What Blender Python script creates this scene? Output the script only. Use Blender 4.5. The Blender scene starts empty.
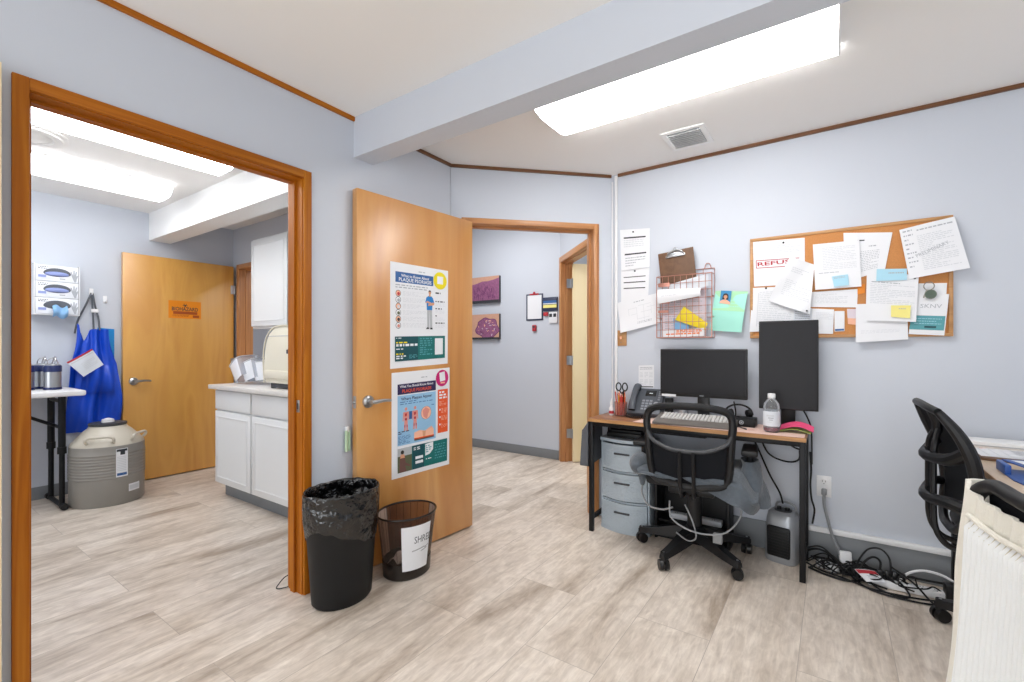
import bpy, bmesh, math, random
from mathutils import Vector, Matrix
V = Vector
R = math.radians
rnd = random.Random(7)
scene = bpy.context.scene
COL = scene.collection

LENS_OFFICE, LENS_LAB, EXPOSURE = 13.0, 10.5, 0.08
LAMPS = [('fill_office_rear', (0.9, -1.4, 2.40), 1.25, 0.35, 5), ('lamp_hall', (-2.9, 3.2, 2.70), 0.6, 1.0, 29), ('lamp_storeroom', (-0.6, 4.6, 2.70), 1.0, 0.35, 34)]  # the rear office light is unseen, added for more room light
FILL_LIGHTS = [('fill_rear', (-0.5, -2.65, 1.1), (90, 0, 0), 2.8, 1.7, 60), ('fill_lab', (-3.7, -1.65, 1.4), (90, 0, 0), 1.8, 1.4, 16),  # added area lights brightening office and lab; no such windows known
 ('fill_up_rear', (0.9, -0.6, 1.2), (180, 0, 0), 0.8, 0.8, 26), ('fill_up_side', (1.8, 1.7, 0.95), (180, 0, 0), 0.8, 0.8, 8)]  # upward area lights added to lift the ceiling; no lamps stand there

# ------------------------------------------------------------------ materials
def lin(c):
    return c / 12.92 if c <= 0.04045 else ((c + 0.055) / 1.055) ** 2.4
def hexc(h):
    return tuple(lin(int(h[i:i + 2], 16) / 255) for i in (0, 2, 4)) + (1.0,)
MATS = {}
def newmat(name):
    m = bpy.data.materials.new(name)
    m.use_nodes = True
    nt = m.node_tree
    return m, nt, nt.nodes['Principled BSDF']
def mat(name, h, rough=0.5, metal=0.0, var=0.0, vscale=20.0, bump=0.0, bscale=200.0, trans=0.0, sheen=0.0, spec=None, emit=0.0):
    if name in MATS:
        return MATS[name]
    m, nt, b = newmat(name)
    b.inputs['Base Color'].default_value = hexc(h)
    b.inputs['Roughness'].default_value = rough
    b.inputs['Metallic'].default_value = metal
    b.inputs['Transmission Weight'].default_value = trans
    if sheen: b.inputs['Sheen Weight'].default_value = sheen
    if spec is not None: b.inputs['Specular IOR Level'].default_value = spec
    if emit:
        b.inputs['Emission Color'].default_value = hexc(h)
        b.inputs['Emission Strength'].default_value = emit
    tc = nt.nodes.new('ShaderNodeTexCoord')
    if var:
        n = nt.nodes.new('ShaderNodeTexNoise'); n.inputs['Scale'].default_value = vscale; n.inputs['Detail'].default_value = 4
        nt.links.new(tc.outputs['Object'], n.inputs['Vector'])
        mx = nt.nodes.new('ShaderNodeMix'); mx.data_type = 'RGBA'
        c = hexc(h)
        mx.inputs[6].default_value = tuple(x * (1 - var) for x in c[:3]) + (1,)
        mx.inputs[7].default_value = tuple(min(1, x * (1 + var)) for x in c[:3]) + (1,)
        nt.links.new(n.outputs['Fac'], mx.inputs[0]); nt.links.new(mx.outputs[2], b.inputs['Base Color'])
    if bump:
        n2 = nt.nodes.new('ShaderNodeTexNoise'); n2.inputs['Scale'].default_value = bscale; n2.inputs['Detail'].default_value = 3
        nt.links.new(tc.outputs['Object'], n2.inputs['Vector'])
        bp = nt.nodes.new('ShaderNodeBump'); bp.inputs['Strength'].default_value = bump; bp.inputs['Distance'].default_value = 0.004
        nt.links.new(n2.outputs['Fac'], bp.inputs['Height']); nt.links.new(bp.outputs['Normal'], b.inputs['Normal'])
    MATS[name] = m
    return m
def wood(name, stops, scale, rough=0.35, detail=6.0, warp=1.2, coat=0.0, spec=None):
    """stretched-noise grain; scale is per axis, small along the grain"""
    m, nt, b = newmat(name)
    tc = nt.nodes.new('ShaderNodeTexCoord'); mp = nt.nodes.new('ShaderNodeMapping')
    mp.inputs['Scale'].default_value = scale
    n = nt.nodes.new('ShaderNodeTexNoise'); n.inputs['Scale'].default_value = 1.0; n.inputs['Detail'].default_value = detail
    n.inputs['Distortion'].default_value = warp
    cr = nt.nodes.new('ShaderNodeValToRGB')
    el = cr.color_ramp.elements
    for i, (p, h) in enumerate(stops):
        e = el[i] if i < 2 else el.new(p)
        e.position = p; e.color = hexc(h)
    nt.links.new(tc.outputs['Object'], mp.inputs['Vector']); nt.links.new(mp.outputs['Vector'], n.inputs['Vector'])
    nt.links.new(n.outputs['Fac'], cr.inputs['Fac']); nt.links.new(cr.outputs['Color'], b.inputs['Base Color'])
    b.inputs['Roughness'].default_value = rough
    if spec is not None: b.inputs['Specular IOR Level'].default_value = spec
    if coat:
        b.inputs['Coat Weight'].default_value = coat; b.inputs['Coat Roughness'].default_value = 0.3
    MATS[name] = m
    return m
def clear(name, h, gloss=0.12, rough=0.08):
    """thin clear or tinted plastic"""
    m = bpy.data.materials.new(name); m.use_nodes = True; nt = m.node_tree
    nt.nodes.clear()
    o = nt.nodes.new('ShaderNodeOutputMaterial'); mx = nt.nodes.new('ShaderNodeMixShader')
    t = nt.nodes.new('ShaderNodeBsdfTransparent'); t.inputs['Color'].default_value = hexc(h)
    g = nt.nodes.new('ShaderNodeBsdfPrincipled'); g.inputs['Base Color'].default_value = hexc(h); g.inputs['Roughness'].default_value = rough
    fr = nt.nodes.new('ShaderNodeLayerWeight'); fr.inputs['Blend'].default_value = 0.25
    ma = nt.nodes.new('ShaderNodeMath'); ma.operation = 'ADD'; ma.inputs[1].default_value = gloss; ma.use_clamp = True
    nt.links.new(fr.outputs['Fresnel'], ma.inputs[0]); nt.links.new(ma.outputs[0], mx.inputs[0])
    nt.links.new(t.outputs[0], mx.inputs[1]); nt.links.new(g.outputs[0], mx.inputs[2]); nt.links.new(mx.outputs[0], o.inputs[0])
    MATS[name] = m
    return m

# ------------------------------------------------------------------ mesh builder
ORG = {}
class MB:
    def __init__(s, m=None, T=None):
        s.bm = bmesh.new(); s.mats = []; s.cur = 0; s.T = T or Matrix()
        if m: s.m(m)
    def m(s, mt):
        if isinstance(mt, str): mt = MATS[mt]
        if mt not in s.mats: s.mats.append(mt)
        s.cur = s.mats.index(mt)
        return s
    def v(s, p): return s.bm.verts.new(s.T @ V(p))
    def f(s, vs):
        try: f = s.bm.faces.new(vs)
        except ValueError: return None
        f.material_index = s.cur
        return f
    def poly(s, pts): return s.f([s.v(p) for p in pts])
    def _hexa(s, P, bev, seg=2):
        vs = [s.v(p) for p in P]
        fs = [s.f([vs[i] for i in q]) for q in ((0, 3, 2, 1), (4, 5, 6, 7), (0, 1, 5, 4), (1, 2, 6, 5), (2, 3, 7, 6), (3, 0, 4, 7))]
        if bev:
            es = list({e for f in fs for e in f.edges})
            r = bmesh.ops.bevel(s.bm, geom=es, offset=bev, segments=seg, profile=0.5, affect='EDGES', clamp_overlap=True)
            for f in r['faces']: f.material_index = s.cur
        return s
    def box(s, x0, x1, y0, y1, z0, z1, bev=0.0, seg=2):
        return s._hexa([(x0, y0, z0), (x1, y0, z0), (x1, y1, z0), (x0, y1, z0), (x0, y0, z1), (x1, y0, z1), (x1, y1, z1), (x0, y1, z1)], bev, seg)
    def obox(s, c, size, rot=None, bev=0.0, seg=2):
        rot = rot or Matrix()
        a, b, d = (q / 2 for q in size)
        P = [V(c) + rot @ V(p) for p in ((-a, -b, -d), (a, -b, -d), (a, b, -d), (-a, b, -d), (-a, -b, d), (a, -b, d), (a, b, d), (-a, b, d))]
        return s._hexa(P, bev, seg)
    def loft(s, rings, cap=True, closed=False):
        vr = [[s.v(p) for p in r] for r in rings]
        n = len(vr[0])
        for a in range(len(vr) - (0 if closed else 1)):
            r0, r1 = vr[a], vr[(a + 1) % len(vr)]
            for i in range(n):
                s.f([r0[i], r0[(i + 1) % n], r1[(i + 1) % n], r1[i]])
        if cap and not closed:
            s.f(list(reversed(vr[0]))); s.f(vr[-1])
        return s
    def cyl(s, p0, p1, r0, r1=None, n=20):
        return s.tube([p0, p1], [r0, r0 if r1 is None else r1], n=n, smooth=False)
    def tube(s, pts, r, closed=False, n=8, smooth=True, sub=6, flat=1.0, up=None):
        P = [V(p) for p in pts]
        rr = list(r) if isinstance(r, (list, tuple)) else [r] * len(P)
        if smooth and len(P) > 2:
            Q, q = [], []
            L = len(P)
            for i in range(L if closed else L - 1):
                g = (lambda k: P[k % L]) if closed else (lambda k: P[min(max(k, 0), L - 1)])
                p0, p1, p2, p3 = g(i - 1), g(i), g(i + 1), g(i + 2)
                for k in range(sub):
                    t = k / sub
                    Q.append(0.5 * ((2 * p1) + (p2 - p0) * t + (2 * p0 - 5 * p1 + 4 * p2 - p3) * t * t + (3 * p1 - p0 - 3 * p2 + p3) * t ** 3))
                    q.append(rr[i] + (rr[(i + 1) % L] - rr[i]) * t)
            if not closed: Q.append(P[-1]); q.append(rr[-1])
            P, rr = Q, q
        rings = []; L = len(P); ref = None
        for i in range(L):
            d = (P[(i + 1) % L] - P[i - 1]) if closed else (P[min(i + 1, L - 1)] - P[max(i - 1, 0)])
            if d.length < 1e-9: d = V((0, 0, 1))
            d.normalize()
            if up is not None: ref = V(up)
            elif ref is None: ref = V((0, 0, 1)) if abs(d.z) < 0.9 else V((1, 0, 0))
            a = ref - d * ref.dot(d)
            if a.length < 1e-6: a = d.orthogonal()
            a.normalize(); b = d.cross(a); ref = a
            rings.append([P[i] + rr[i] * (math.cos(2 * math.pi * k / n) * a * flat + math.sin(2 * math.pi * k / n) * b) for k in range(n)])
        return s.loft(rings, closed=closed)
    def lathe(s, prof, c=(0, 0, 0), n=36, sx=1.0, sy=1.0, cap=True):
        c = V(c)
        return s.loft([[c + V((r * sx * math.cos(2 * math.pi * k / n), r * sy * math.sin(2 * math.pi * k / n), z)) for k in range(n)] for r, z in prof], cap=cap)
    def ball(s, c, r, n=14, sx=1, sy=1, sz=1):
        pr = [(r * math.sin(math.pi * (i + 0.02) / (n + 0.04) ), -r * math.cos(math.pi * (i + 0.02) / (n + 0.04))) for i in range(n + 1)]
        c = V(c)
        return s.loft([[c + V((q * sx * math.cos(2 * math.pi * k / 16), q * sy * math.sin(2 * math.pi * k / 16), z * sz)) for k in range(16)] for q, z in pr])
    def prism(s, pts, vec, bev=0.0):
        P = [V(p) for p in pts]; vec = V(vec)
        a = [s.v(p) for p in P]; b = [s.v(p + vec) for p in P]
        fs = [s.f(list(reversed(a))), s.f(b)]
        n = len(P)
        for i in range(n): fs.append(s.f([a[i], a[(i + 1) % n], b[(i + 1) % n], b[i]]))
        if bev:
            es = list({e for f in fs if f for e in f.edges})
            r = bmesh.ops.bevel(s.bm, geom=es, offset=bev, segments=2, profile=0.5, affect='EDGES', clamp_overlap=True)
            for f in r['faces']: f.material_index = s.cur
        return s
    def grid(s, fn, nu, nv, thick=0.0):
        """fn(u,v)->point; with thick, a closed slab (back face offset along the normal)"""
        G = [[V(fn(i / nu, j / nv)) for j in range(nv + 1)] for i in range(nu + 1)]
        top = [[s.v(p) for p in r] for r in G]
        for i in range(nu):
            for j in range(nv): s.f([top[i][j], top[i + 1][j], top[i + 1][j + 1], top[i][j + 1]])
        if thick:
            N = [[None] * (nv + 1) for _ in range(nu + 1)]
            for i in range(nu + 1):
                for j in range(nv + 1):
                    du = G[min(i + 1, nu)][j] - G[max(i - 1, 0)][j]; dv = G[i][min(j + 1, nv)] - G[i][max(j - 1, 0)]
                    q = du.cross(dv); q = q.normalized() if q.length > 1e-12 else V((0, 0, 1))
                    N[i][j] = q
            bot = [[s.v(G[i][j] - N[i][j] * thick) for j in range(nv + 1)] for i in range(nu + 1)]
            for i in range(nu):
                for j in range(nv): s.f([bot[i][j], bot[i][j + 1], bot[i + 1][j + 1], bot[i + 1][j]])
            for i in range(nu):
                s.f([top[i][0], bot[i][0], bot[i + 1][0], top[i + 1][0]]); s.f([top[i][nv], top[i + 1][nv], bot[i + 1][nv], bot[i][nv]])
            for j in range(nv):
                s.f([top[0][j], top[0][j + 1], bot[0][j + 1], bot[0][j]]); s.f([top[nu][j], bot[nu][j], bot[nu][j + 1], top[nu][j + 1]])
        return s
    def build(s, name, parent=None, origin=None, smooth=35):
        if origin is None:
            if parent is not None: origin = ORG[parent.name]
            else:
                xs = [v.co for v in s.bm.verts]
                lo = V((min(c[i] for c in xs) for i in range(3))); hi = V((max(c[i] for c in xs) for i in range(3)))
                origin = V(((lo.x + hi.x) / 2, (lo.y + hi.y) / 2, lo.z))
        origin = V(origin)
        me = bpy.data.meshes.new(name)
        bmesh.ops.translate(s.bm, vec=-origin, verts=s.bm.verts)
        bmesh.ops.recalc_face_normals(s.bm, faces=s.bm.faces)
        s.bm.to_mesh(me); s.bm.free()
        for mt in s.mats: me.materials.append(mt)
        if smooth:
            me.polygons.foreach_set('use_smooth', [True] * len(me.polygons))
            me.set_sharp_from_angle(angle=R(smooth))
        o = bpy.data.objects.new(name, me); COL.objects.link(o)
        ORG[o.name] = origin
        if parent is not None:
            o.parent = parent; o.location = origin - ORG[parent.name]
        else: o.location = origin
        return o

def tag(o, label, cat, group=None, kind=None):
    if label: o['label'] = label
    if cat: o['category'] = cat
    if group: o['group'] = group
    if kind: o['kind'] = kind
    return o
def thing(name, label, cat, loc, group=None):
    o = bpy.data.objects.new(name, None); COL.objects.link(o)
    o.location = loc; o.empty_display_size = 0.05; ORG[o.name] = V(loc)
    return tag(o, label, cat, group)
def struct(name, mb, label=None, parent=None, smooth=35):
    o = mb.build(name, parent, smooth=smooth, origin=(0, 0, 0) if parent is None else None)
    if parent is None: o['kind'] = 'structure'
    if label: o['label'] = label
    return o
TEXT = {}
def text_polys(t, bold=False):
    if (t, bold) in TEXT: return TEXT[(t, bold)]
    cu = bpy.data.curves.new('lettering', 'FONT'); cu.body = t; cu.size = 1.0; cu.resolution_u = 2
    if bold: cu.offset = 0.018
    ob = bpy.data.objects.new('lettering', cu); COL.objects.link(ob)
    dg = bpy.context.evaluated_depsgraph_get(); me = bpy.data.meshes.new_from_object(ob.evaluated_get(dg))
    vs = [(v.co.x, v.co.y) for v in me.vertices]; fs = [tuple(p.vertices) for p in me.polygons]
    w = max((x for x, y in vs), default=0)
    bpy.data.objects.remove(ob); bpy.data.curves.remove(cu); bpy.data.meshes.remove(me)
    TEXT[(t, bold)] = (vs, fs, w)
    return TEXT[(t, bold)]

class Face2D:
    """a printed face: corners TL,TR,BR,BL in 3D, normal, optional warp(u,v)->offset; u right, v down"""
    def __init__(s, c, n, warp=None, lift=0.0006):
        s.c = [V(p) for p in c]; s.n = V(n).normalized(); s.warp = warp; s.lift = lift; s.k = 0
        s.W = ((s.c[1] - s.c[0]).length + (s.c[2] - s.c[3]).length) / 2; s.H = ((s.c[3] - s.c[0]).length + (s.c[2] - s.c[1]).length) / 2
    def P(s, u, v, off=0.0):
        a, b, c, d = s.c
        p = a * (1 - u) * (1 - v) + b * u * (1 - v) + c * u * v + d * (1 - u) * v
        return p + s.n * (off + (s.warp(u, v) if s.warp else 0.0))
    def paint(s, mb, marks):
        for mk in marks:
            s.k += 1
            off = s.lift + 0.00004 * s.k
            kind = mk[0]
            if kind == 'r':
                _, u0, v0, u1, v1, mt = mk; mb.m(mt)
                nu = max(1, int(abs(u1 - u0) * 8)) if s.warp else 1; nv = max(1, int(abs(v1 - v0) * 8)) if s.warp else 1
                mb.grid(lambda a, b: s.P(u0 + (u1 - u0) * a, v0 + (v1 - v0) * b, off), nu, nv)
            elif kind == 'e':
                _, cu, cv, ru, mt = mk; mb.m(mt); rv = ru * s.W / s.H
                mb.poly([s.P(cu + ru * math.cos(t * math.pi / 10), cv + rv * math.sin(t * math.pi / 10), off) for t in range(20)])
            elif kind == 'p':
                _, pts, mt = mk; mb.m(mt); mb.poly([s.P(u, v, off) for u, v in pts])
            elif kind == 't':
                _, t, u, v, h, mt = mk[:6]; opt = mk[6] if len(mk) > 6 else {}
                mb.m(mt); vs, fs, w = text_polys(t, opt.get('bold', False))
                ang = R(opt.get('rot', 0)); ca, sa = math.cos(ang), math.sin(ang); h = h / 0.7; sx = opt.get('sx', 1.0)
                if 'fit' in opt: sx = opt['fit'] * s.W / (w * h)
                if opt.get('center'): u -= w * h * sx / s.W / 2
                q = []
                for x, y in vs:
                    X, Y = x * h * sx, y * h; X, Y = X * ca - Y * sa, X * sa + Y * ca
                    q.append(mb.v(s.P(u + X / s.W, v - Y / s.H, off)))
                for f in fs: mb.f([q[i] for i in f])
            elif kind == 'l':   # rows of print
                _, u0, v0, u1, v1, n, mt = mk[:7]; fill = mk[7] if len(mk) > 7 else 0.45
                mb.m(mt); rr = random.Random(int((u0 * 91 + v0 * 57 + n) * 1000)); dv = (v1 - v0) / n
                for i in range(n):
                    y = v0 + dv * i; x = u0; end = u0 + (u1 - u0) * (1.0 if rr.random() < 0.7 else rr.uniform(0.35, 0.95))
                    while x < end - 0.01:
                        w = min(rr.uniform(0.04, 0.16) * max(0.4, (u1 - u0)), end - x)
                        mb.poly([s.P(x, y, off), s.P(x + w, y, off), s.P(x + w, y + dv * fill, off), s.P(x, y + dv * fill, off)])
                        x += w + 0.018
def sheet(name, label, cat, c, n, paper='paper', marks=(), warp=None, group=None, thick=0.0006, res=(8, 10), parent=None, pins=()):
    F = Face2D(c, n, warp)
    mb = MB(paper)
    mb.grid(lambda u, v: F.P(u, v, 0.0), res[0] if warp else 1, res[1] if warp else 1, thick=0)
    a = [[mb.v(F.P(i / res[0], j / res[1], -thick)) for j in range(res[1] + 1)] for i in range(res[0] + 1)]
    for i in range(res[0]):
        for j in range(res[1]): mb.f([a[i][j], a[i][j + 1], a[i + 1][j + 1], a[i + 1][j]])
    bd = [(i / res[0], 0) for i in range(res[0] + 1)] + [(1, j / res[1]) for j in range(1, res[1] + 1)] + [(1 - i / res[0], 1) for i in range(1, res[0] + 1)] + [(0, 1 - j / res[1]) for j in range(1, res[1])]
    r0 = [mb.v(F.P(u, v, 0)) for u, v in bd]; r1 = [mb.v(F.P(u, v, -thick)) for u, v in bd]
    for i in range(len(bd)): mb.f([r0[i], r0[(i + 1) % len(bd)], r1[(i + 1) % len(bd)], r1[i]])
    F.paint(mb, marks)
    o = mb.build(name, parent, smooth=40)
    if label or cat: tag(o, label, cat, group)
    for (u, v, mt) in pins:
        p = MB(mt); q = F.P(u, v, 0.0); p.cyl(q - F.n * 0.002, q + F.n * 0.006, 0.006, 0.005, n=12); p.build('push_pin', o)
    return o
def curl(a, b=0.0, lo=0.0):
    """bottom corners lift off: a at the left bottom, b at the right bottom"""
    return lambda u, v: lo + v * v * (a * (1 - u) + b * u)

# ------------------------------------------------------------------ palette
mat('paint', 'c8ced8', 0.55, var=0.015, vscale=3, bump=0.05, bscale=260)
mat('ceiling_paint', 'efeeec', 0.8, bump=0.06, bscale=180)
mat('white_plastic', 'e9eaec', 0.35); mat('white_paint', 'eff0f0', 0.4); mat('grey_vinyl', '7f8387', 0.5, var=0.04)
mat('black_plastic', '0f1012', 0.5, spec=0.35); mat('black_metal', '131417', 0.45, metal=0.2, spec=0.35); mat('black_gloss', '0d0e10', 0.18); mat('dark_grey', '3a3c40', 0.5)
mat('steel', 'b9bbbd', 0.28, metal=1.0); mat('chrome', 'd8d8d8', 0.15, metal=1.0); mat('brass_steel', '8d8a83', 0.35, metal=1.0)
mat('paper', 'e6e8ec', 0.7); mat('paper_cool', 'dde2e9', 0.7); mat('print_grey', 'abb0b7', 0.8); mat('print_light', 'd0d4d9', 0.8); mat('print_dark', '33363c', 0.8); mat('red_ink', 'b5303a', 0.7)
mat('sticky_blue', 'a9d6e8', 0.7); mat('sticky_yellow', 'efe58a', 0.7); mat('sticky_orange', 'e58b2e', 0.7); mat('mint', 'a5e6d6', 0.65); mat('mint_green', 'a9dfb0', 0.65)
mat('poster_blue', '2f5f9b', 0.5); mat('poster_sky', '93bfe0', 0.5); mat('poster_navy', '2a2350', 0.5); mat('poster_teal', '0f6b68', 0.5); mat('poster_teal_dark', '0b4a52', 0.5)
mat('poster_orange', 'e2592b', 0.5); mat('poster_yellow', 'e6d51a', 0.5); mat('poster_magenta', 'c2186e', 0.5); mat('skin', 'd49a78', 0.6); mat('skin_pink', 'd98d80', 0.6); mat('hair', '2b201c', 0.6)
mat('shirt_blue', '1f7ac0', 0.6); mat('trousers_grey', 'b4b8bb', 0.6); mat('olive', '5a5f45', 0.6); mat('dress', '6b4a44', 0.6); mat('salmon', 'efb79a', 0.6)
mat('teal_flat', '4f98a0', 0.5); mat('biohazard_orange', 'e88a0e', 0.4); mat('biohazard_dark', 'a44810', 0.5)
mat('cork', 'c98a52', 0.9, var=0.2, vscale=220, bump=0.3, bscale=300)
maple_stops = [(0.30, 'cf9a62'), (0.48, 'dcab74'), (0.62, 'e3b985'), (0.75, 'd29d66')]
wood('maple_door', [(0.30, 'bb7a32'), (0.46, 'cd8f48'), (0.6, 'd7a05d'), (0.74, 'c18240')], (3.0, 3.0, 0.5), rough=0.42, coat=1.0)
wood('maple_light', [(0.30, 'c98a36'), (0.5, 'dba34c'), (0.7, 'cf9340')], (4, 4, 0.6), rough=0.42, coat=1.0)
wood('cream_door', [(0.3, 'ecd9a8'), (0.6, 'f3e4bd')], (3, 3, 0.3), rough=0.45, warp=0.2)
wood('trim_v', [(0.28, '8f4a06'), (0.5, 'a8600c'), (0.72, 'bb751c')], (30, 30, 1.2), rough=0.5, spec=0.25)
wood('trim_h', [(0.28, '8f4a06'), (0.5, 'a8600c'), (0.72, 'bb751c')], (1.2, 1.2, 40), rough=0.5, spec=0.25)
wood('trim_pale_v', [(0.28, 'a46a3c'), (0.5, 'bd8350'), (0.72, 'cd9864')], (30, 30, 1.2), rough=0.38, coat=0.2)
wood('trim_pale_h', [(0.28, 'a46a3c'), (0.5, 'bd8350'), (0.72, 'cd9864')], (1.2, 1.2, 40), rough=0.38, coat=0.2)
wood('trim_dark', [(0.3, '5e3a1f'), (0.7, '7d5230')], (2, 2, 50), rough=0.45)
wood('desk_wood', [(0.25, '5f3c28'), (0.5, '8a5c3d'), (0.75, 'a37854')], (3, 26, 26), rough=0.4)
wood('desk_edge', [(0.3, 'a8794a'), (0.7, 'c4935d')], (4, 30, 30), rough=0.4)
wood('desk_tan', [(0.3, 'c2ac94'), (0.7, 'd0bba3')], (20, 3, 20), rough=0.4)
wood('hardboard', [(0.3, '5e4330'), (0.7, '74543c')], (20, 20, 20), rough=0.6)

def floor_mat():
    m, nt, b = newmat('vinyl_plank')
    N = nt.nodes.new; L = nt.links.new
    tc = N('ShaderNodeTexCoord'); mp = N('ShaderNodeMapping'); mp.inputs['Rotation'].default_value = (0, 0, R(90)); mp.inputs['Location'].default_value = (0.35, 0.11, 0)
    L(tc.outputs['Object'], mp.inputs['Vector'])
    br = N('ShaderNodeTexBrick'); br.offset = 0.37; br.offset_frequency = 2
    for k, v in (('Scale', 1.0), ('Brick Width', 1.22), ('Row Height', 0.305), ('Mortar Size', 0.0013), ('Mortar Smooth', 0.3), ('Bias', 0.0)): br.inputs[k].default_value = v
    br.inputs['Color1'].default_value = (0, 0, 0, 1); br.inputs['Color2'].default_value = (1, 1, 1, 1); br.inputs['Mortar'].default_value = (0.5, 0.5, 0.5, 1)
    L(mp.outputs['Vector'], br.inputs['Vector'])
    sc = N('ShaderNodeVectorMath'); sc.operation = 'SCALE'; sc.inputs['Scale'].default_value = 37.0; L(br.outputs['Color'], sc.inputs[0])
    ad = N('ShaderNodeVectorMath'); ad.operation = 'ADD'; L(mp.outputs['Vector'], ad.inputs[0]); L(sc.outputs[0], ad.inputs[1])
    def noise(scale, det, dist):
        q = N('ShaderNodeMapping'); q.inputs['Scale'].default_value = scale; L(ad.outputs[0], q.inputs['Vector'])
        n = N('ShaderNodeTexNoise'); n.inputs['Scale'].default_value = 1.0; n.inputs['Detail'].default_value = det; n.inputs['Distortion'].default_value = dist; n.inputs['Roughness'].default_value = 0.6
        L(q.outputs['Vector'], n.inputs['Vector']); return n
    big = noise((1.1, 5.0, 1.0), 7, 0.5); fine = noise((9, 60, 1), 8, 0.6); blot = noise((9, 14, 1), 9, 1.0)
    r1 = N('ShaderNodeValToRGB'); e = r1.color_ramp.elements
    e[0].position = 0.33; e[0].color = hexc('ad9f90'); e[1].position = 0.60; e[1].color = hexc('e2d9ce')
    x = e.new(0.44); x.color = hexc('d0c5b8'); x = e.new(0.75); x.color = hexc('d6cbbf')
    L(big.outputs['Fac'], r1.inputs['Fac'])
    r2 = N('ShaderNodeValToRGB'); e = r2.color_ramp.elements; e[0].position = 0.3; e[0].color = (0.80, 0.78, 0.77, 1); e[1].position = 0.68; e[1].color = (1.06, 1.06, 1.06, 1)
    L(fine.outputs['Fac'], r2.inputs['Fac'])
    r3 = N('ShaderNodeValToRGB'); e = r3.color_ramp.elements; e[0].position = 0.3; e[0].color = (0.84, 0.82, 0.80, 1); e[1].position = 0.6; e[1].color = (1.05, 1.05, 1.05, 1)
    L(blot.outputs['Fac'], r3.inputs['Fac'])
    def mul(a, bb):
        q = N('ShaderNodeMix'); q.data_type = 'RGBA'; q.blend_type = 'MULTIPLY'; q.inputs[0].default_value = 1.0; L(a, q.inputs[6]); L(bb, q.inputs[7]); return q.outputs[2]
    c = mul(mul(r1.outputs['Color'], r2.outputs['Color']), r3.outputs['Color'])
    mo = N('ShaderNodeMix'); mo.data_type = 'RGBA'; L(br.outputs['Fac'], mo.inputs[0]); L(c, mo.inputs[6]); mo.inputs[7].default_value = hexc('8f857b')
    mo2 = N('ShaderNodeMix'); mo2.data_type = 'RGBA'; mo2.inputs[0].default_value = 0.25; L(c, mo2.inputs[6]); L(mo.outputs[2], mo2.inputs[7])
    mo2.inputs[0].default_value = 0.7
    L(mo2.outputs[2], b.inputs['Base Color']); b.inputs['Roughness'].default_value = 0.42
    bp = N('ShaderNodeBump'); bp.inputs['Strength'].default_value = 0.12; bp.inputs['Distance'].default_value = 0.003; L(fine.outputs['Fac'], bp.inputs['Height']); L(bp.outputs['Normal'], b.inputs['Normal'])
    MATS['vinyl_plank'] = m
floor_mat()
def lens_mat(name, strength, col):
    m = bpy.data.materials.new(name); m.use_nodes = True; nt = m.node_tree; b = nt.nodes['Principled BSDF']
    b.inputs['Base Color'].default_value = (0.9, 0.9, 0.9, 1); b.inputs['Emission Color'].default_value = col; b.inputs['Emission Strength'].default_value = strength; b.inputs['Roughness'].default_value = 0.4
    MATS[name] = m
lens_mat('lens_office', LENS_OFFICE, (1.0, 0.985, 0.965, 1)); lens_mat('lens_lab', LENS_LAB, (0.98, 0.985, 1.0, 1))

# ------------------------------------------------------------------ shell
H = 2.44
HH = 2.78
S2 = math.sqrt(0.5)
struct('floor', MB('vinyl_plank').box(-6.2, 2.8, -2.8, 6.0, -0.1, 0.0), 'pale greige wood-look vinyl plank floor')
struct('ceiling', MB('ceiling_paint').prism([(-6.2, -2.8, H), (2.8, -2.8, H), (2.8, 3.2, H), (-1.30, 3.2, H), (-2.16, 2.38, H), (-6.2, 2.38, H)], (0, 0, 0.1)), 'white flat ceiling')
struct('ceiling_hall', MB('ceiling_paint').prism([(-6.2, 2.38, HH), (-2.16, 2.38, HH), (-1.30, 3.2, HH), (2.8, 3.2, HH), (2.8, 6.0, HH), (-6.2, 6.0, HH)], (0, 0, 0.1)), 'higher white hall ceiling')
b = MB('paint')
b.box(-2.235, -2.12, -2.7, 0.322, 0, H); b.box(-2.235, -2.12, 1.285, 2.37, 0, H); b.box(-2.235, -2.12, 0.322, 1.285, 2.039, H)
struct('wall_left', b, 'pale blue wall with the wide doorway to the side room')
T45 = Matrix.Translation((-2.122, 2.331, 0)) @ Matrix.Rotation(R(45), 4, 'Z')
b = MB('paint', T45)
b.box(-0.03, 0.096, 0, 0.115, 0, HH); b.box(1.028, 1.175, 0, 0.115, 0, HH); b.box(0.096, 1.028, 0, 0.115, 2.061, HH)
struct('wall_back', b, 'short angled pale blue wall with the corner doorway')
struct('wall_right', MB('paint').box(-1.30, 2.7, 3.15, 3.265, 0, HH), 'long pale blue wall behind the desks')
struct('wall_rear', MB('paint').box(-2.2, 2.7, -2.8, -2.7, 0, H)); struct('wall_far_right', MB('paint').box(2.7, 2.8, -2.8, 6.0, 0, HH))
b = MB('paint'); b.box(-6.0, -5.048, 2.33, 2.445, 0, HH); b.box(-4.172, -2.12, 2.33, 2.445, 0, HH); b.box(-5.048, -4.172, 2.33, 2.445, 2.028, HH)
struct('wall_lab_side', b, 'pale blue side wall of the lab behind the white cabinets')
struct('wall_lab_back', MB('paint').box(-5.28, -5.18, -1.7, 2.33, 0, H), 'pale blue lab wall with the glove boxes')
struct('wall_lab_near', MB('paint').box(-5.28, -2.2, -1.8, -1.7, 0, H))
struct('wall_hall_far', MB('paint').box(-6.1, -2.404, 4.37, 4.48, 0, HH), 'hall wall seen through the corner doorway')
struct('wall_hall_end', MB('paint').box(-6.2, -6.0, 2.33, 4.48, 0, HH))
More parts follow.
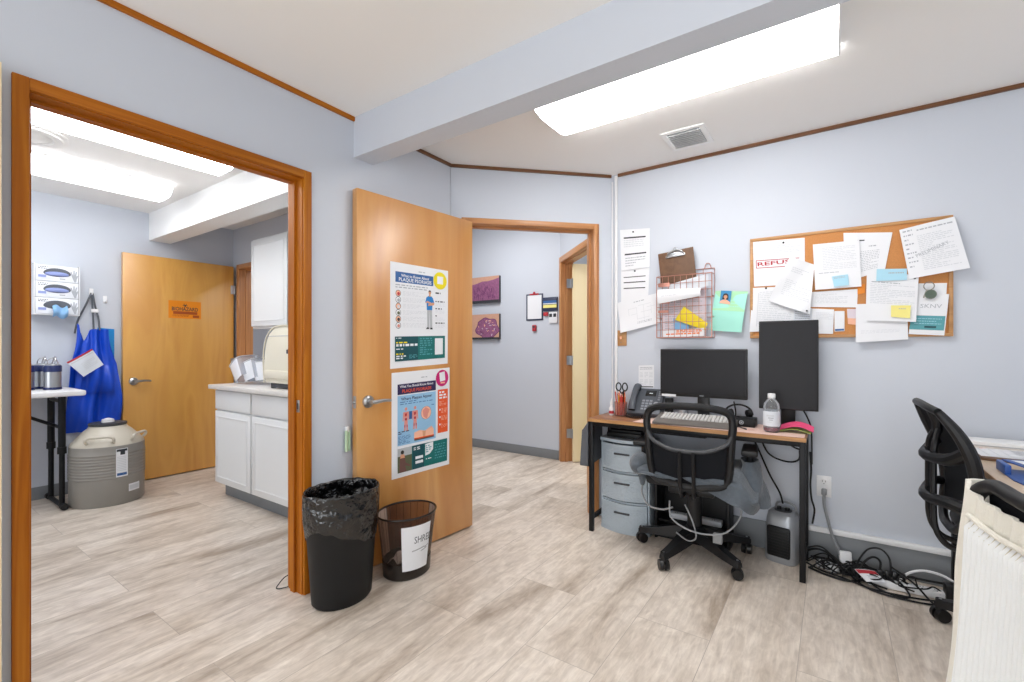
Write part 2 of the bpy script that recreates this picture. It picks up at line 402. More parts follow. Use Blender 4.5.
T45B = Matrix.Translation((-2.404, 4.37, 0)) @ Matrix.Rotation(R(-45), 4, 'Z')
b = MB('paint', T45B)
b.box(0.0, 0.057, 0, 0.11, 0, HH); b.box(0.913, 1.47, 0, 0.11, 0, HH); b.box(0.057, 0.913, 0, 0.11, 2.118, HH)
struct('wall_hall_side', b, 'angled hall wall with the half hidden doorway')
struct('wall_storeroom', MB('paint').box(-2.52, -2.42, 4.475, 6.0, 0, HH)); struct('wall_storeroom_far', MB('paint').box(-2.6, 2.8, 5.9, 6.0, 0, HH))
struct('ceiling_beam', MB('paint').box(-2.12, 2.7, 1.562, 1.69, 2.225, H), 'boxed beam painted pale blue crossing the office ceiling')
struct('ceiling_beam', MB('white_paint').box(-5.18, -2.235, 1.60, 1.77, 2.19, H), 'boxed white beam crossing the lab ceiling')

# baseboards
b = MB('grey_vinyl'); b.box(-1.28, 2.7, 3.138, 3.15, 0, 0.163, 0.003); struct('baseboard_right', b)
b = MB('white_plastic'); b.box(-0.115, 2.7, 3.125, 3.15, 0.163, 0.192, 0.004); struct('trim_1', b, 'white cable raceway running above the grey baseboard')
b = MB('grey_vinyl'); b.box(-6.0, -2.404, 4.36, 4.37, 0, 0.1, 0.003); struct('baseboard_hall', b)
b = MB('grey_vinyl'); b.box(-5.18, -5.17, -1.7, 2.33, 0, 0.1, 0.003); b.box(-5.18, -5.09, 2.32, 2.33, 0, 0.1, 0.002); struct('baseboard_lab', b)
b = MB('grey_vinyl'); b.box(-2.12, -2.112, 1.31, 2.33, 0, 0.1, 0.003); b.box(-2.12, -2.112, -2.7, 0.29, 0, 0.1, 0.003); struct('baseboard_left', b)
# ceiling trim
struct('trim_2', MB('trim_h').box(-2.12, -2.108, -2.7, 1.562, 2.418, H), 'thin brown wood strip under the ceiling on the left wall')
b = MB('trim_dark'); b.box(-2.12, -2.108, 1.69, 2.335, 2.420, H)
b.T = T45; b.box(0.005, 1.145, -0.012, 0, 2.420, H)
b.T = Matrix(); b.box(-1.26, 2.7, 3.138, 3.15, 2.420, H)
struct('trim_3', b, 'thin dark wood strip under the ceiling behind the beam')
# corner conduit
b = MB('white_plastic'); b.T = T45; b.box(1.148, 1.158, -0.016, 0, 0.75, 2.39, 0.003)
b.T = Matrix(); b.box(-1.283, -1.262, 3.134, 3.15, 0.75, 2.43, 0.004)
struct('trim_4', b, 'white vertical cable channel in the corner')

def casing(name, T, s0, s1, zt, d, w, mv, mh, label, stop=True, side=-1, both=True):
    """door casing and jamb in wall space: opening s0..s1, wall from y=0 to y=d"""
    b = MB(mv, T); p = 0.016
    fronts = [(-p, 0.0)] + ([(d, d + p)] if both else [])
    for y0, y1 in fronts:
        b.m(mv); b.box(s0 - w, s0 - 0.003, y0, y1, 0, zt + w, 0.002); b.box(s1 + 0.003, s1 + w, y0, y1, 0, zt + w, 0.002)
        b.m(mh); b.box(s0 - 0.003, s1 + 0.003, y0, y1, zt + 0.003, zt + w, 0.002)
    b.m(mv); b.box(s0 - 0.018, s0, -0.001, d + 0.001, 0, zt); b.box(s1, s1 + 0.018, -0.001, d + 0.001, 0, zt)
    b.m(mh); b.box(s0 - 0.018, s1 + 0.018, -0.001, d + 0.001, zt, zt + 0.018)
    if stop:
        y0, y1 = stop
        b.m(mv); b.box(s0, s0 + 0.011, y0, y1, 0, zt); b.box(s1 - 0.011, s1, y0, y1, 0, zt)
        b.m(mh); b.box(s0 + 0.011, s1 - 0.011, y0, y1, zt - 0.011, zt)
    return struct(name, b, label)
# left wall: wall space x along -y ... mapped with x=+Y world, y=-X world
TL = Matrix.Translation((-2.12, 0, 0)) @ Matrix.Rotation(R(90), 4, 'Z')
tr = casing('trim_5', TL, 0.340, 1.267, 2.021, 0.115, 0.042, 'trim_v', 'trim_h', 'orange brown wood casing of the wide doorway on the left', stop=(0.050, 0.085))
p = MB('steel'); p.box(-2.165, -2.140, 1.2645, 1.2672, 0.885, 0.945, 0.001); p.m('dark_grey').box(-2.158, -2.146, 1.2638, 1.2647, 0.90, 0.93); o = p.build('strike_plate', tr); o['label'] = 'small steel strike plate'
tr = casing('trim_6', T45, 0.114, 1.010, 2.043, 0.115, 0.040, 'trim_pale_v', 'trim_pale_h', 'brown wood casing of the angled corner doorway', stop=(0.05, 0.085))
casing('trim_7', T45B, 0.075, 0.895, 2.10, 0.11, 0.062, 'trim_pale_v', 'trim_pale_h', 'brown wood casing of the inner hall doorway', stop=(0.03, 0.06))
TS = Matrix.Translation((0, 2.33, 0))
casing('trim_8', TS, -5.03, -4.19, 2.01, 0.115, 0.05, 'trim_pale_v', 'trim_pale_h', 'orange wood casing of the lab doorway beside the cabinets', stop=(0.05, 0.085))

# ------------------------------------------------------------------ doors
def lever(parent, c, n, along, m='steel', L=0.115):
    c, n, along = V(c), V(n).normalized(), V(along).normalized()
    b = MB(m)
    b.cyl(c, c + n * 0.008, 0.034, 0.033, n=28); b.cyl(c + n * 0.008, c + n * 0.016, 0.030, 0.020, n=28); b.cyl(c + n * 0.014, c + n * 0.052, 0.011, 0.011, n=16)
    q = c + n * 0.05
    b.tube([q - along * 0.012, q + along * 0.02, q + along * 0.07 + V((0, 0, 0.004)), q + along * L - n * 0.004], [0.011, 0.0115, 0.009, 0.007], n=12)
    o = b.build('lever_handle', parent); o['label'] = 'satin steel lever handle'
    return o
def hinge(parent, c, ax, nrm, m='steel'):
    b = MB(m); c = V(c)
    b.cyl(c - V((0, 0, 0.045)), c + V((0, 0, 0.045)), 0.007, n=12)
    ax = V(ax).normalized(); nr = V(nrm).normalized(); X = Matrix((ax, nr, V((0, 0, 1)))).transposed().to_4x4()
    b.obox(c + ax * 0.018, (0.036, 0.003, 0.089), X); b.obox(c - ax * 0.018, (0.036, 0.003, 0.089), X)
    return b.build('hinge', parent)
def door_root(name, label, loc):
    o = bpy.data.objects.new(name, None); COL.objects.link(o); o.location = loc; ORG[o.name] = V(loc); o['kind'] = 'structure'; o['label'] = label
    return o
DT = Matrix.Translation((-2.062, 1.540, 0)) @ Matrix.Rotation(R(-5.0), 4, 'Z')   # door_1: local y runs along the leaf, local x is its face
DN = DT.to_3x3() @ V((1, 0, 0)); DA = DT.to_3x3() @ V((0, 1, 0))
d1 = door_root('door_1', 'open maple door with two psoriasis posters, standing against the left wall', (-1.99, 2.40, 0))
b = MB('maple_door', DT); b.box(-0.044, 0, 0, 0.863, 0.012, 2.046, 0.0015); b.build('door_leaf', d1)
lever(d1, DT @ V((0, 0.066, 0.912)), DN, DA)
b = MB('steel', DT); b.box(-0.035, -0.010, -0.0015, 0.0002, 0.88, 0.945, 0.0005); b.cyl((-0.022, 0, 0.912), (-0.022, -0.010, 0.912), 0.008, 0.006, n=12); b.build('latch_plate', d1)
for z in (0.25, 1.05, 1.82): hinge(d1, DT @ V((-0.048, 0.868, z)), DA, DN)
d2 = door_root('door_2', 'open maple lab door with an orange biohazard sign', (-5.10, 2.30, 0))
b = MB('maple_light'); b.box(-5.143, -5.10, 1.388, 2.298, 0.012, 2.04, 0.0015); b.build('door_leaf', d2)
lever(d2, (-5.10, 1.462, 0.905), (1, 0, 0), (0, 1, 0))
for z in (0.25, 1.05, 1.80): hinge(d2, (-5.098, 2.305, z), (0, 1, 0), (1, 0, 0))
d3 = door_root('door_3', 'pale maple door edge folded back against the wall at the far left', (-2.06, 0.28, 0))
b = MB('cream_door'); b.box(-2.098, -2.055, -0.62, 0.270, 0.012, 2.06, 0.0015); b.build('door_leaf', d3)
d4 = door_root('door_4', 'cream door standing open behind the inner hall doorway', T45B @ V((0.1, 0.12, 0)))
b = MB('cream_door', T45B); b.box(0.108, 0.150, 0.10, 0.94, 0.012, 2.08, 0.0015); b.build('door_leaf', d4)
for z in (0.30, 1.07, 1.88):
    b = MB('steel', T45B); b.cyl((0.1, 0.093, z - 0.05), (0.1, 0.093, z + 0.05), 0.008, n=12); b.box(0.094, 0.0975, 0.045, 0.093, z - 0.048, z + 0.048); b.box(0.110, 0.146, 0.0965, 0.0995, z - 0.048, z + 0.048); b.build('hinge', d4)

# ------------------------------------------------------------------ ceiling lights
def ceiling_light(label, x0, x1, y0, y1, lens, along='x', drop=0.085, group='ceiling lights'):
    cx, cy = (x0 + x1) / 2, (y0 + y1) / 2
    t = thing('ceiling_light', label, 'ceiling light', (cx, cy, H), group)
    b = MB('white_paint'); b.box(x0 + 0.004, x1 - 0.004, y0 + 0.03, y1 - 0.03, H - 0.030, H - 0.0005, 0.003); b.build('housing', t)
    L0, L1 = (x0, x1) if along == 'x' else (y0, y1)
    w0, w1 = (y0, y1) if along == 'x' else (x0, x1)
    W = w1 - w0
    prof = [(w0 + 0.006, H - 0.012), (w0, H - 0.028), (w0 + 0.02, H - drop * 0.72), (w0 + W * 0.2, H - drop * 0.97), (w0 + W * 0.5, H - drop), (w0 + W * 0.8, H - drop * 0.97), (w1 - 0.02, H - drop * 0.72), (w1, H - 0.028), (w1 - 0.006, H - 0.012)]
    mk = (lambda l, p: (l, p[0], p[1])) if along == 'x' else (lambda l, p: (p[0], l, p[1]))
    b = MB(lens); b.loft([[mk(l, p) for p in prof] for l in (L0 + 0.008, L1 - 0.008)]); b.build('lens', t)
    for l in (L0, L1 - 0.008):
        b = MB('white_plastic'); b.loft([[mk(q, (p[0], p[1] - (0.002 if 0 < i < 8 else 0))) for i, p in enumerate(prof)] for q in (l, l + 0.008)]); b.build('end_cap', t)
    return t
ceiling_light('long bright fluorescent light on the office ceiling behind the beam', -1.25, 0.025, 1.985, 2.342, 'lens_office', drop=0.052)
ceiling_light('fluorescent light on the lab ceiling close above the doorway header', -3.46, -3.14, 0.20, 1.44, 'lens_lab', 'y')
ceiling_light('fluorescent light on the lab ceiling nearer the glove boxes', -4.45, -4.13, 0.20, 1.43, 'lens_lab', 'y')

b = MB('ceiling_paint'); b.lathe([(0.19, H - 0.0005), (0.195, H - 0.008), (0.17, H - 0.012), (0.165, H - 0.02), (0.13, H - 0.022), (0.12, H - 0.014), (0.09, H - 0.024), (0.0005, H - 0.026)], (-3.82, 0.585, 0), n=40)
tag(b.build('ceiling_diffuser'), 'round white air diffuser between the two lab ceiling lights', 'air diffuser')
v = thing('ceiling_vent', 'small white louvred vent on the office ceiling above the papers', 'vent', (-0.70, 2.83, H))
b = MB('white_paint'); x0, x1, y0, y1 = -0.825, -0.585, 2.69, 2.965
b.box(x0, x1, y0, y0 + 0.03, H - 0.008, H - 0.0005, 0.002); b.box(x0, x1, y1 - 0.03, y1, H - 0.008, H - 0.0005, 0.002); b.box(x0, x0 + 0.03, y0 + 0.03, y1 - 0.03, H - 0.008, H - 0.0005, 0.002); b.box(x1 - 0.03, x1, y0 + 0.03, y1 - 0.03, H - 0.008, H - 0.0005, 0.002); b.build('frame', v)
b = MB('white_paint')
for i in range(9):
    y = y0 + 0.04 + i * 0.0235
    b.obox(((x0 + x1) / 2, y, H - 0.012), (x1 - x0 - 0.06, 0.022, 0.0015), Matrix.Rotation(R(40), 4, 'X'))
b.build('louvre', v)
b = MB('print_grey').box(x0 + 0.03, x1 - 0.03, y0 + 0.03, y1 - 0.03, H - 0.003, H - 0.0005); b.build('backing', v)

# ------------------------------------------------------------------ lab cabinets
mat('counter', 'd9d6d2', 0.35, var=0.05, vscale=60); mat('cab_white', 'e4e6e7', 0.38)
def panel_door(b, x0, x1, z0, z1, y, m='cab_white'):
    """raised panel door, front face at y looking toward -y"""
    b.m(m); b.box(x0, x1, y, y + 0.019, z0, z1, 0.003)
    i = 0.052
    b.prism([(x0 + i, y - 0.0005, z0 + i), (x1 - i, y - 0.0005, z0 + i), (x1 - i, y - 0.0005, z1 - i), (x0 + i, y - 0.0005, z1 - i)], (0, 0.004, 0))
    w = 0.012
    for a, c in (((x0 + i - w, z0 + i - w), (x1 - i + w, z0 + i)), ((x0 + i - w, z1 - i), (x1 - i + w, z1 - i + w)), ((x0 + i - w, z0 + i), (x0 + i, z1 - i)), ((x1 - i, z0 + i), (x1 - i + w, z1 - i))):
        b.box(a[0], c[0], y - 0.004, y + 0.002, a[1], c[1], 0.0018)
for k, (x0, x1, lab) in enumerate(((-4.10, -3.517, 'white base cabinet at the left end of the lab counter'), (-3.515, -2.93, 'white base cabinet half hidden behind the door jamb'))):
    t = thing('base_cabinet', lab, 'cabinet', ((x0 + x1) / 2, 2.0, 0), 'white cabinets under the lab counter')
    b = MB('cab_white'); b.box(x0, x1, 1.722, 2.325, 0.115, 0.872, 0.001); b.build('body', t)
    b = MB('grey_vinyl'); b.box(x0, x1, 1.785, 2.325, 0, 0.115); b.build('toe_kick', t)
    b = MB('cab_white'); b.box(x0 + 0.012, x1 - 0.012, 1.702, 1.721, 0.712, 0.862, 0.004); b.build('drawer', t)
    b = MB('cab_white'); panel_door(b, x0 + 0.012, x1 - 0.012, 0.128, 0.70, 1.702); b.build('door', t)
b = MB('counter'); b.box(-4.135, -2.93, 1.668, 2.328, 0.873, 0.907, 0.005)
tag(b.build('countertop'), 'pale laminate worktop on the white lab base cabinets', 'countertop')
t = thing('wall_cabinet', 'white wall cabinet hanging over the lab counter', 'cabinet', (-3.55, 2.17, 1.37))
b = MB('cab_white'); b.box(-4.14, -2.95, 2.022, 2.328, 1.365, 2.135, 0.001); b.m('black_gloss').box(-3.565, -3.545, 2.0205, 2.0225, 1.40, 2.11); b.build('body', t)  # black strip paints in the shade of the gap between the doors
for x0, x1 in ((-4.13, -3.563), (-3.548, -2.96)):
    b = MB('cab_white'); panel_door(b, x0, x1, 1.385, 2.12, 2.002); b.build('door', t)

# tabletop steriliser
mat('cream_enamel', 'e2ddcb', 0.3)
t = thing('autoclave', 'cream round topped steriliser on the lab counter under the wall cabinet', 'steriliser', (-3.20, 1.98, 0.907))
prof = [(-3.430, 0.945), (-3.442, 1.05), (-3.440, 1.16), (-3.418, 1.24), (-3.375, 1.305), (-3.31, 1.342), (-3.23, 1.357), (-3.12, 1.357), (-3.05, 1.342), (-3.0, 1.30), (-2.97, 1.22), (-2.96, 1.05), (-2.97, 0.945)]
b = MB('cream_enamel'); b.prism([(x, 1.76, z) for x, z in prof], (0, 0.46, 0), 0.012); b.build('body', t)
b = MB('cream_enamel'); b.tube([(x - 0.002 if x < -3.2 else x + 0.002, 1.757, z) for x, z in prof[0:]], 0.005, n=6); b.m('print_grey').box(-3.39, -2.99, 1.7585, 1.7605, 1.283, 1.287); b.build('seam', t)
b = MB('cream_enamel'); b.box(-3.425, -2.975, 1.745, 1.765, 0.98, 1.04, 0.008); b.build('front_ledge', t)
b = MB('dark_grey'); b.box(-3.10, -3.05, 1.735, 1.76, 1.16, 1.19, 0.005); b.build('latch', t)
b = MB('black_plastic')
for x in (-3.38, -3.02):
    for y in (1.80, 2.17): b.cyl((x, y, 0.907), (x, y, 0.947), 0.018, n=12)
b.m('dark_grey').box(-3.36, -3.0, 1.775, 2.19, 0.915, 0.948); b.build('foot', t)
# clear plastic trays
clear('clear_tray', 'eceff4', 0.25, 0.2)
t = thing('plastic_tray', 'stack of crumpled clear plastic trays on the lab counter', 'plastic tray', (-3.92, 1.9, 0.907))
for k in range(3):
    b = MB('clear_tray'); a = 0.30 - 0.18 * k; X = Matrix.Rotation(R(-24 + 9 * k), 4, 'Y') @ Matrix.Rotation(R(10 * k - 8), 4, 'Z')
    c = V((-3.93 + 0.13 * k, 1.86 + 0.03 * k, 1.022))
    r = lambda sx, sy, z: [c + X @ V((sx * math.copysign(abs(math.cos(q)) ** 0.5, math.cos(q)), sy * math.copysign(abs(math.sin(q)) ** 0.5, math.sin(q)), z)) for q in [2 * math.pi * i / 24 for i in range(24)]]
    b.loft([r(0.135, 0.09, 0.075), r(0.125, 0.085, 0.072), r(0.105, 0.07, -0.072), r(0.10, 0.065, -0.070), r(0.118, 0.079, 0.064), r(0.13, 0.087, 0.070)], cap=False); b.build('tray', t)

# ------------------------------------------------------------------ folding table and canisters
t = thing('folding_table', 'white plastic folding table with telescoping black legs', 'table', (-4.88, 0.5, 0))
b = MB('white_plastic'); b.box(-5.165, -4.60, -0.80, 1.035, 0.845, 0.885, 0.010); b.build('tabletop', t)
for x in (-5.06, -4.74):
    b = MB('black_metal'); b.cyl((x, 0.928, 0.02), (x, 0.928, 0.47), 0.017, n=16); b.cyl((x, 0.928, 0.42), (x, 0.928, 0.845), 0.022, n=16); b.m('black_plastic').cyl((x, 0.928, 0.41), (x, 0.928, 0.46), 0.027, n=16); b.m('black_metal').build('leg', t)
b = MB('black_metal'); b.cyl((-5.12, 0.928, 0.022), (-4.68, 0.928, 0.022), 0.016, n=14); b.build('foot_bar', t)
b = MB('black_metal'); b.cyl((-5.06, 0.928, 0.80), (-4.74, 0.928, 0.80), 0.014, n=12); b.build('cross_bar', t)
for x in (-4.68, -5.12): b = MB('black_plastic'); b.cyl((x - 0.02, 0.928, 0.024), (x + 0.02, 0.928, 0.024), 0.024, 0.023, n=14); b.build('foot_cap', t)
b = MB('black_metal'); b.tube([(-4.90, 0.928, 0.60), (-4.90, 0.62, 0.78), (-4.90, 0.42, 0.835)], 0.012, smooth=False, n=10); b.cyl((-5.06, 0.928, 0.60), (-4.74, 0.928, 0.60), 0.012, n=10); b.build('brace', t)
for x in (-5.06, -4.74):
    b = MB('black_metal'); b.cyl((x, -0.68, 0.0), (x, -0.68, 0.845), 0.02, n=14); b.build('leg', t)
mat('navy_band', '1c2a5c', 0.35)
for k, (x, y, lab) in enumerate(((-4.86, 0.90, 'steel canister with navy rims nearest the table corner'), (-4.93, 0.765, 'steel canister with navy rims behind the nearer one'), (-5.03, 0.875, 'steel canister partly hidden at the back of the trio'))):
    t = thing('canister', lab, 'canister', (x, y, 0.885), 'steel canisters on the folding table')
    b = MB('steel'); b.lathe([(0.049, 0.885), (0.049, 1.06), (0.044, 1.075), (0.020, 1.082)], (x, y, 0), n=28); b.build('body', t)
    b = MB('navy_band'); b.lathe([(0.051, 0.886), (0.052, 0.888), (0.052, 0.902), (0.051, 0.904)], (x, y, 0), n=28, cap=False); b.build('band', t); b = MB('navy_band'); b.lathe([(0.050, 1.02), (0.052, 1.022), (0.052, 1.062), (0.048, 1.068)], (x, y, 0), n=28, cap=False); b.build('band', t)
    b = MB('chrome'); b.tube([(x - 0.035, y, 1.07), (x - 0.03, y + 0.01, 1.115), (x, y + 0.014, 1.135), (x + 0.03, y + 0.01, 1.115), (x + 0.035, y, 1.07)], 0.004); b.tube([(x, y - 0.03, 1.075), (x + 0.01, y - 0.025, 1.11), (x + 0.012, y + 0.01, 1.125), (x, y + 0.03, 1.08)], 0.0035); b.build('wire_bail', t)

# ------------------------------------------------------------------ liquid nitrogen tank
mat('tank_grey', '8f8c86', 0.35, var=0.05, vscale=8); mat('tank_cream', 'c9c3b5', 0.35)
tx, ty = -4.712, 1.188
t = thing('cryogenic_tank', 'grey ribbed cryogenic storage tank on the lab floor in front of the blue apron', 'tank', (tx, ty, 0))
b = MB('tank_grey'); pr = [(0.219, 0.0), (0.227, 0.012), (0.229, 0.20)]
for i in range(9):
    z = 0.205 + i * 0.022; pr += [(0.229, z), (0.233, z + 0.006), (0.233, z + 0.012), (0.229, z + 0.018)]
pr += [(0.229, 0.44), (0.227, 0.452)]
b.lathe(pr, (tx, ty, 0), n=64); b.build('body', t)
b = MB('tank_cream'); b.lathe([(0.227, 0.450), (0.221, 0.468), (0.198, 0.495), (0.15, 0.552), (0.122, 0.575), (0.113, 0.595)], (tx, ty, 0), n=56); b.build('shoulder', t)
b = MB('dark_grey'); b.lathe([(0.115, 0.593), (0.118, 0.597), (0.118, 0.611), (0.11, 0.615), (0.02, 0.617)], (tx, ty, 0), n=40); b.m('white_plastic').lathe([(0.040, 0.615), (0.038, 0.637), (0.01, 0.647)], (tx, ty, 0), n=24); b.build('lid', t)
ang0 = math.atan2(-ty, -tx)
for da in (-0.22, 1.05):
    a = ang0 + da; q = lambda r, w, z: (tx + r * math.cos(a) - w * math.sin(a), ty + r * math.sin(a) + w * math.cos(a), z)
    b = MB('tank_cream'); b.tube([q(0.205, -0.078, 0.482), q(0.222, -0.083, 0.508), q(0.222, -0.065, 0.526), q(0.222, 0, 0.528), q(0.222, 0.065, 0.526), q(0.222, 0.083, 0.508), q(0.205, 0.078, 0.482)], 0.010); b.build('handle', t)
def wrap_label(parent, name, a0, a1, z0, z1, r, marks, cx, cy, paper='paper'):
    b = MB(paper); pt = lambda u, v, o: V((cx + (r + o) * math.cos(a0 + (a1 - a0) * u), cy + (r + o) * math.sin(a0 + (a1 - a0) * u), z1 + (z0 - z1) * v))
    b.grid(lambda u, v: pt(u, v, 0), 10, 2)
    for u0, v0, u1, v1, m in marks: b.m(m); b.grid(lambda u, v: pt(u0 + (u1 - u0) * u, v0 + (v1 - v0) * v, 0.0006), 4, 1)
    return b.build(name, parent)
wrap_label(t, 'label', ang0 + 0.20, ang0 + 0.52, 0.215, 0.43, 0.2345, [(0.05, 0.02, 0.95, 0.10, 'print_dark'), (0.35, 0.08, 0.75, 0.22, 'print_dark')] + [(0.08, 0.28 + 0.06 * i, 0.85, 0.305 + 0.06 * i, 'print_light') for i in range(9)] + [(0.08, 0.86, 0.9, 0.95, 'poster_blue')], tx, ty)
wrap_label(t, 'label', ang0 + 0.56, ang0 + 0.95, 0.088, 0.145, 0.2310, [(0.06, 0.2, 0.94, 0.8, 'print_light')], tx, ty)

# ------------------------------------------------------------------ glove boxes
mat('glove_blue', '8d9bd0', 0.55); mat('glove_sky', '86b4e0', 0.55); mat('box_white', 'e6eaf0', 0.45); mat('box_shadow', '5b6069', 0.6)
t = thing('glove_box_rack', 'white rack of three glove boxes on the lab wall', 'rack', (-5.12, 0.965, 1.465))
b = MB('white_plastic'); b.box(-5.178, -5.062, 0.832, 0.838, 1.462, 1.86); b.box(-5.178, -5.062, 1.092, 1.098, 1.462, 1.86); b.box(-5.178, -5.062, 0.838, 1.092, 1.462, 1.468); b.box(-5.178, -5.174, 0.838, 1.092, 1.468, 1.86); b.build('rack_frame', t)
for k, (nm, gm) in enumerate((('lowest', 'glove_sky'), ('middle', 'glove_blue'), ('topmost', 'glove_blue'))):
    z0 = 1.47 + k * 0.128; z1 = z0 + 0.125
    g = thing('glove_box', nm + ' white box of blue gloves in the wall rack', 'glove box', (-5.115, 0.965, z0), 'glove boxes in the wall rack')
    b = MB('box_white'); b.box(-5.172, -5.060, 0.841, 1.089, z0, z1, 0.003)
    F = Face2D([(-5.060, 0.841, z1), (-5.060, 1.089, z1), (-5.060, 1.089, z0), (-5.060, 0.841, z0)], (1, 0, 0))
    F.paint(b, [('l', 0.06, 0.10, 0.28, 0.30, 2, 'print_dark'), ('r', 0.06, 0.62, 0.24, 0.78, 'glove_blue'), ('r', 0.55, 0.78, 0.68, 0.84, 'print_grey'),
                ('p', [(0.90, 0.95), (0.84, 0.62), (0.80, 0.30), (0.83, 0.28), (0.87, 0.52), (0.88, 0.18), (0.905, 0.18), (0.91, 0.5), (0.94, 0.24), (0.965, 0.26), (0.945, 0.56), (0.985, 0.48), (0.995, 0.53), (0.955, 0.78), (0.945, 0.95)], 'print_grey')])
    b.build('carton', g)
    b = MB('box_shadow'); b.poly([(-5.0588, 0.964 + 0.080 * math.cos(q), z0 + 0.064 + (0.042 if math.sin(q) > 0 else 0.026) * math.sin(q)) for q in [2 * math.pi * i / 28 for i in range(28)]]); b.build('opening', g)
    b = MB(gm)
    if k == 0: b.grid(lambda u, v: (-5.055 + 0.03 * math.sin(3 * v) + 0.006 * math.sin(9 * u), 0.965 + (u - 0.35) * 0.085, z0 + 0.06 - 0.085 * v + 0.012 * math.sin(7 * u)), 10, 10, 0.003)
    else: b.loft([[(-5.055 + o, 0.962 + w * math.cos(q), z0 + 0.058 + hh * max(-0.55, math.sin(q) * 0.8)) for q in [2 * math.pi * i / 20 for i in range(20)]] for o, w, hh in ((-0.003, 0.07, 0.026), (0.006, 0.058, 0.02), (0.009, 0.03, 0.012))])
    b.build('gloves', g)

# ------------------------------------------------------------------ apron on hooks
mat('apron_blue', '0a48c6', 0.4, var=0.12, vscale=9); mat('strap_grey', '5b6068', 0.6); mat('cyan_card', '1a8fd6', 0.5)
for (y, z, lab) in ((1.195, 1.675, 'clear wall hook carrying the blue apron straps'), (1.285, 1.62, 'small white wall hook right of the apron straps')):
    b = MB('white_plastic'); b.box(-5.179, -5.172, y - 0.014, y + 0.014, z - 0.03, z + 0.03, 0.003); b.tube([(-5.172, y, z - 0.01), (-5.150, y, z - 0.024), (-5.140, y, z - 0.008), (-5.140, y, z + 0.008)], 0.006, n=8)
    tag(b.build('wall_hook'), lab, 'hook')
t = thing('apron', 'bright blue vinyl lab apron hanging from a wall hook', 'apron', (-5.12, 1.19, 0.52))
def apron(u, v):
    # v from the bib top down; u across
    top, bot = 1.36, 0.50
    z = top + (bot - top) * v
    if v < 0.34: hw = 0.100 + 0.05 * (v / 0.34) ** 2.0; cy = 1.195 + 0.012 * v
    else: hw = 0.150 + 0.026 * min(1, (v - 0.34) / 0.35); cy = 1.199
    y = cy + (u - 0.5) * 2 * hw
    if v < 0.12: z -= 0.10 * (1 - v / 0.12) * (math.exp(-((u - 0.22) / 0.14) ** 2)) - 0.05 * (1 - v / 0.12) * (1 if u < 0.06 else 0)
    x = -5.135 + 0.022 * math.sin(u * 13 + v * 3) * (0.3 + v) + 0.016 * math.sin(u * 7 - v * 9 + 1) + 0.03 * math.sin(v * 3.0) + 0.012 * math.sin(23 * u + 5 * v)
    return (max(x, -5.168), y, z)
b = MB('apron_blue'); b.grid(apron, 44, 50, 0.0025); b.build('cloth', t, smooth=60)
b = MB('apron_blue'); b.grid(lambda u, v: V(apron(0.12 + 0.72 * u, 0.36 + 0.26 * v)) + V((0.016 + 0.02 * math.sin(math.pi * v) + 0.008 * math.sin(9 * u), 0, 0)), 26, 14, 0.0025); b.build('pocket', t, smooth=60)
b = MB('strap_grey'); zt = 1.665
for pts in ([(-5.148, 1.19, zt), (-5.150, 1.15, 1.55), (-5.150, 1.105, 1.43), (-5.150, 1.085, 1.32)], [(-5.146, 1.197, zt), (-5.148, 1.215, 1.55), (-5.148, 1.235, 1.45), (-5.15, 1.245, 1.35)], [(-5.15, 1.19, zt - 0.005), (-5.152, 1.20, 1.5), (-5.152, 1.205, 1.34)]):
    b.tube(pts, 0.007, n=6, flat=1.0)
b.m('white_plastic').box(-5.150, -5.138, 1.185, 1.235, 1.50, 1.53, 0.004); b.build('neck_strap', t)
sheet('plastic_folder', 'cyan plastic folder hanging behind the blue apron', 'folder', [(-5.173, 1.235, 1.375), (-5.173, 1.348, 1.365), (-5.173, 1.348, 1.09), (-5.173, 1.235, 1.09)], (1, 0, 0), 'cyan_card')
c0 = V((-5.045, 1.0, 1.105))
sheet('specimen_bag', 'white zip bag with a red stripe tucked into the apron', 'bag', [(-5.050, 1.015, 1.085), (-5.040, 1.168, 1.195), (-5.036, 1.245, 1.06), (-5.046, 1.115, 0.965)], (1, 0, 0), 'paper_cool', [('r', 0.0, 0.0, 1.0, 0.09, 'red_ink'), ('r', 0.06, 0.14, 0.95, 0.2, 'print_light'), ('l', 0.3, 0.4, 0.9, 0.8, 5, 'print_light')], warp=lambda u, v: 0.012 * math.sin(3 * u + 2 * v))

# biohazard sign
F = [(-5.0985, 1.725, 1.648), (-5.0985, 1.995, 1.648), (-5.0985, 1.995, 1.482), (-5.0985, 1.725, 1.482)]
marks = [('t', 'BIOHAZARD', 0.09, 0.56, 0.034, 'print_dark', {'center': False, 'bold': True, 'fit': 0.82}), ('r', 0.14, 0.60, 0.88, 0.76, 'biohazard_dark'), ('l', 0.12, 0.80, 0.62, 0.92, 2, 'biohazard_dark'), ('r', 0.74, 0.80, 0.94, 0.94, 'biohazard_dark')]
cu, cv, W, Hh = 0.5, 0.26, 0.27, 0.166
for k in range(3):
    a = math.pi / 2 + k * 2 * math.pi / 3
    ring = lambda r, cr, s, e: [(cu + (cr * math.cos(a) + r * math.cos(a + t)) / W, cv - (cr * math.sin(a) + r * math.sin(a + t)) / Hh) for t in [s + (e - s) * i / 14 for i in range(15)]]
    o_, i_ = ring(0.0115, 0.0115, 0.55, 2 * math.pi - 0.55), ring(0.0075, 0.0135, 0.75, 2 * math.pi - 0.75)
    for i in range(14): marks.append(('p', [o_[i], o_[i + 1], i_[i + 1], i_[i]], 'print_dark'))
marks.append(('e', cu, cv, 0.010, 'print_dark'))
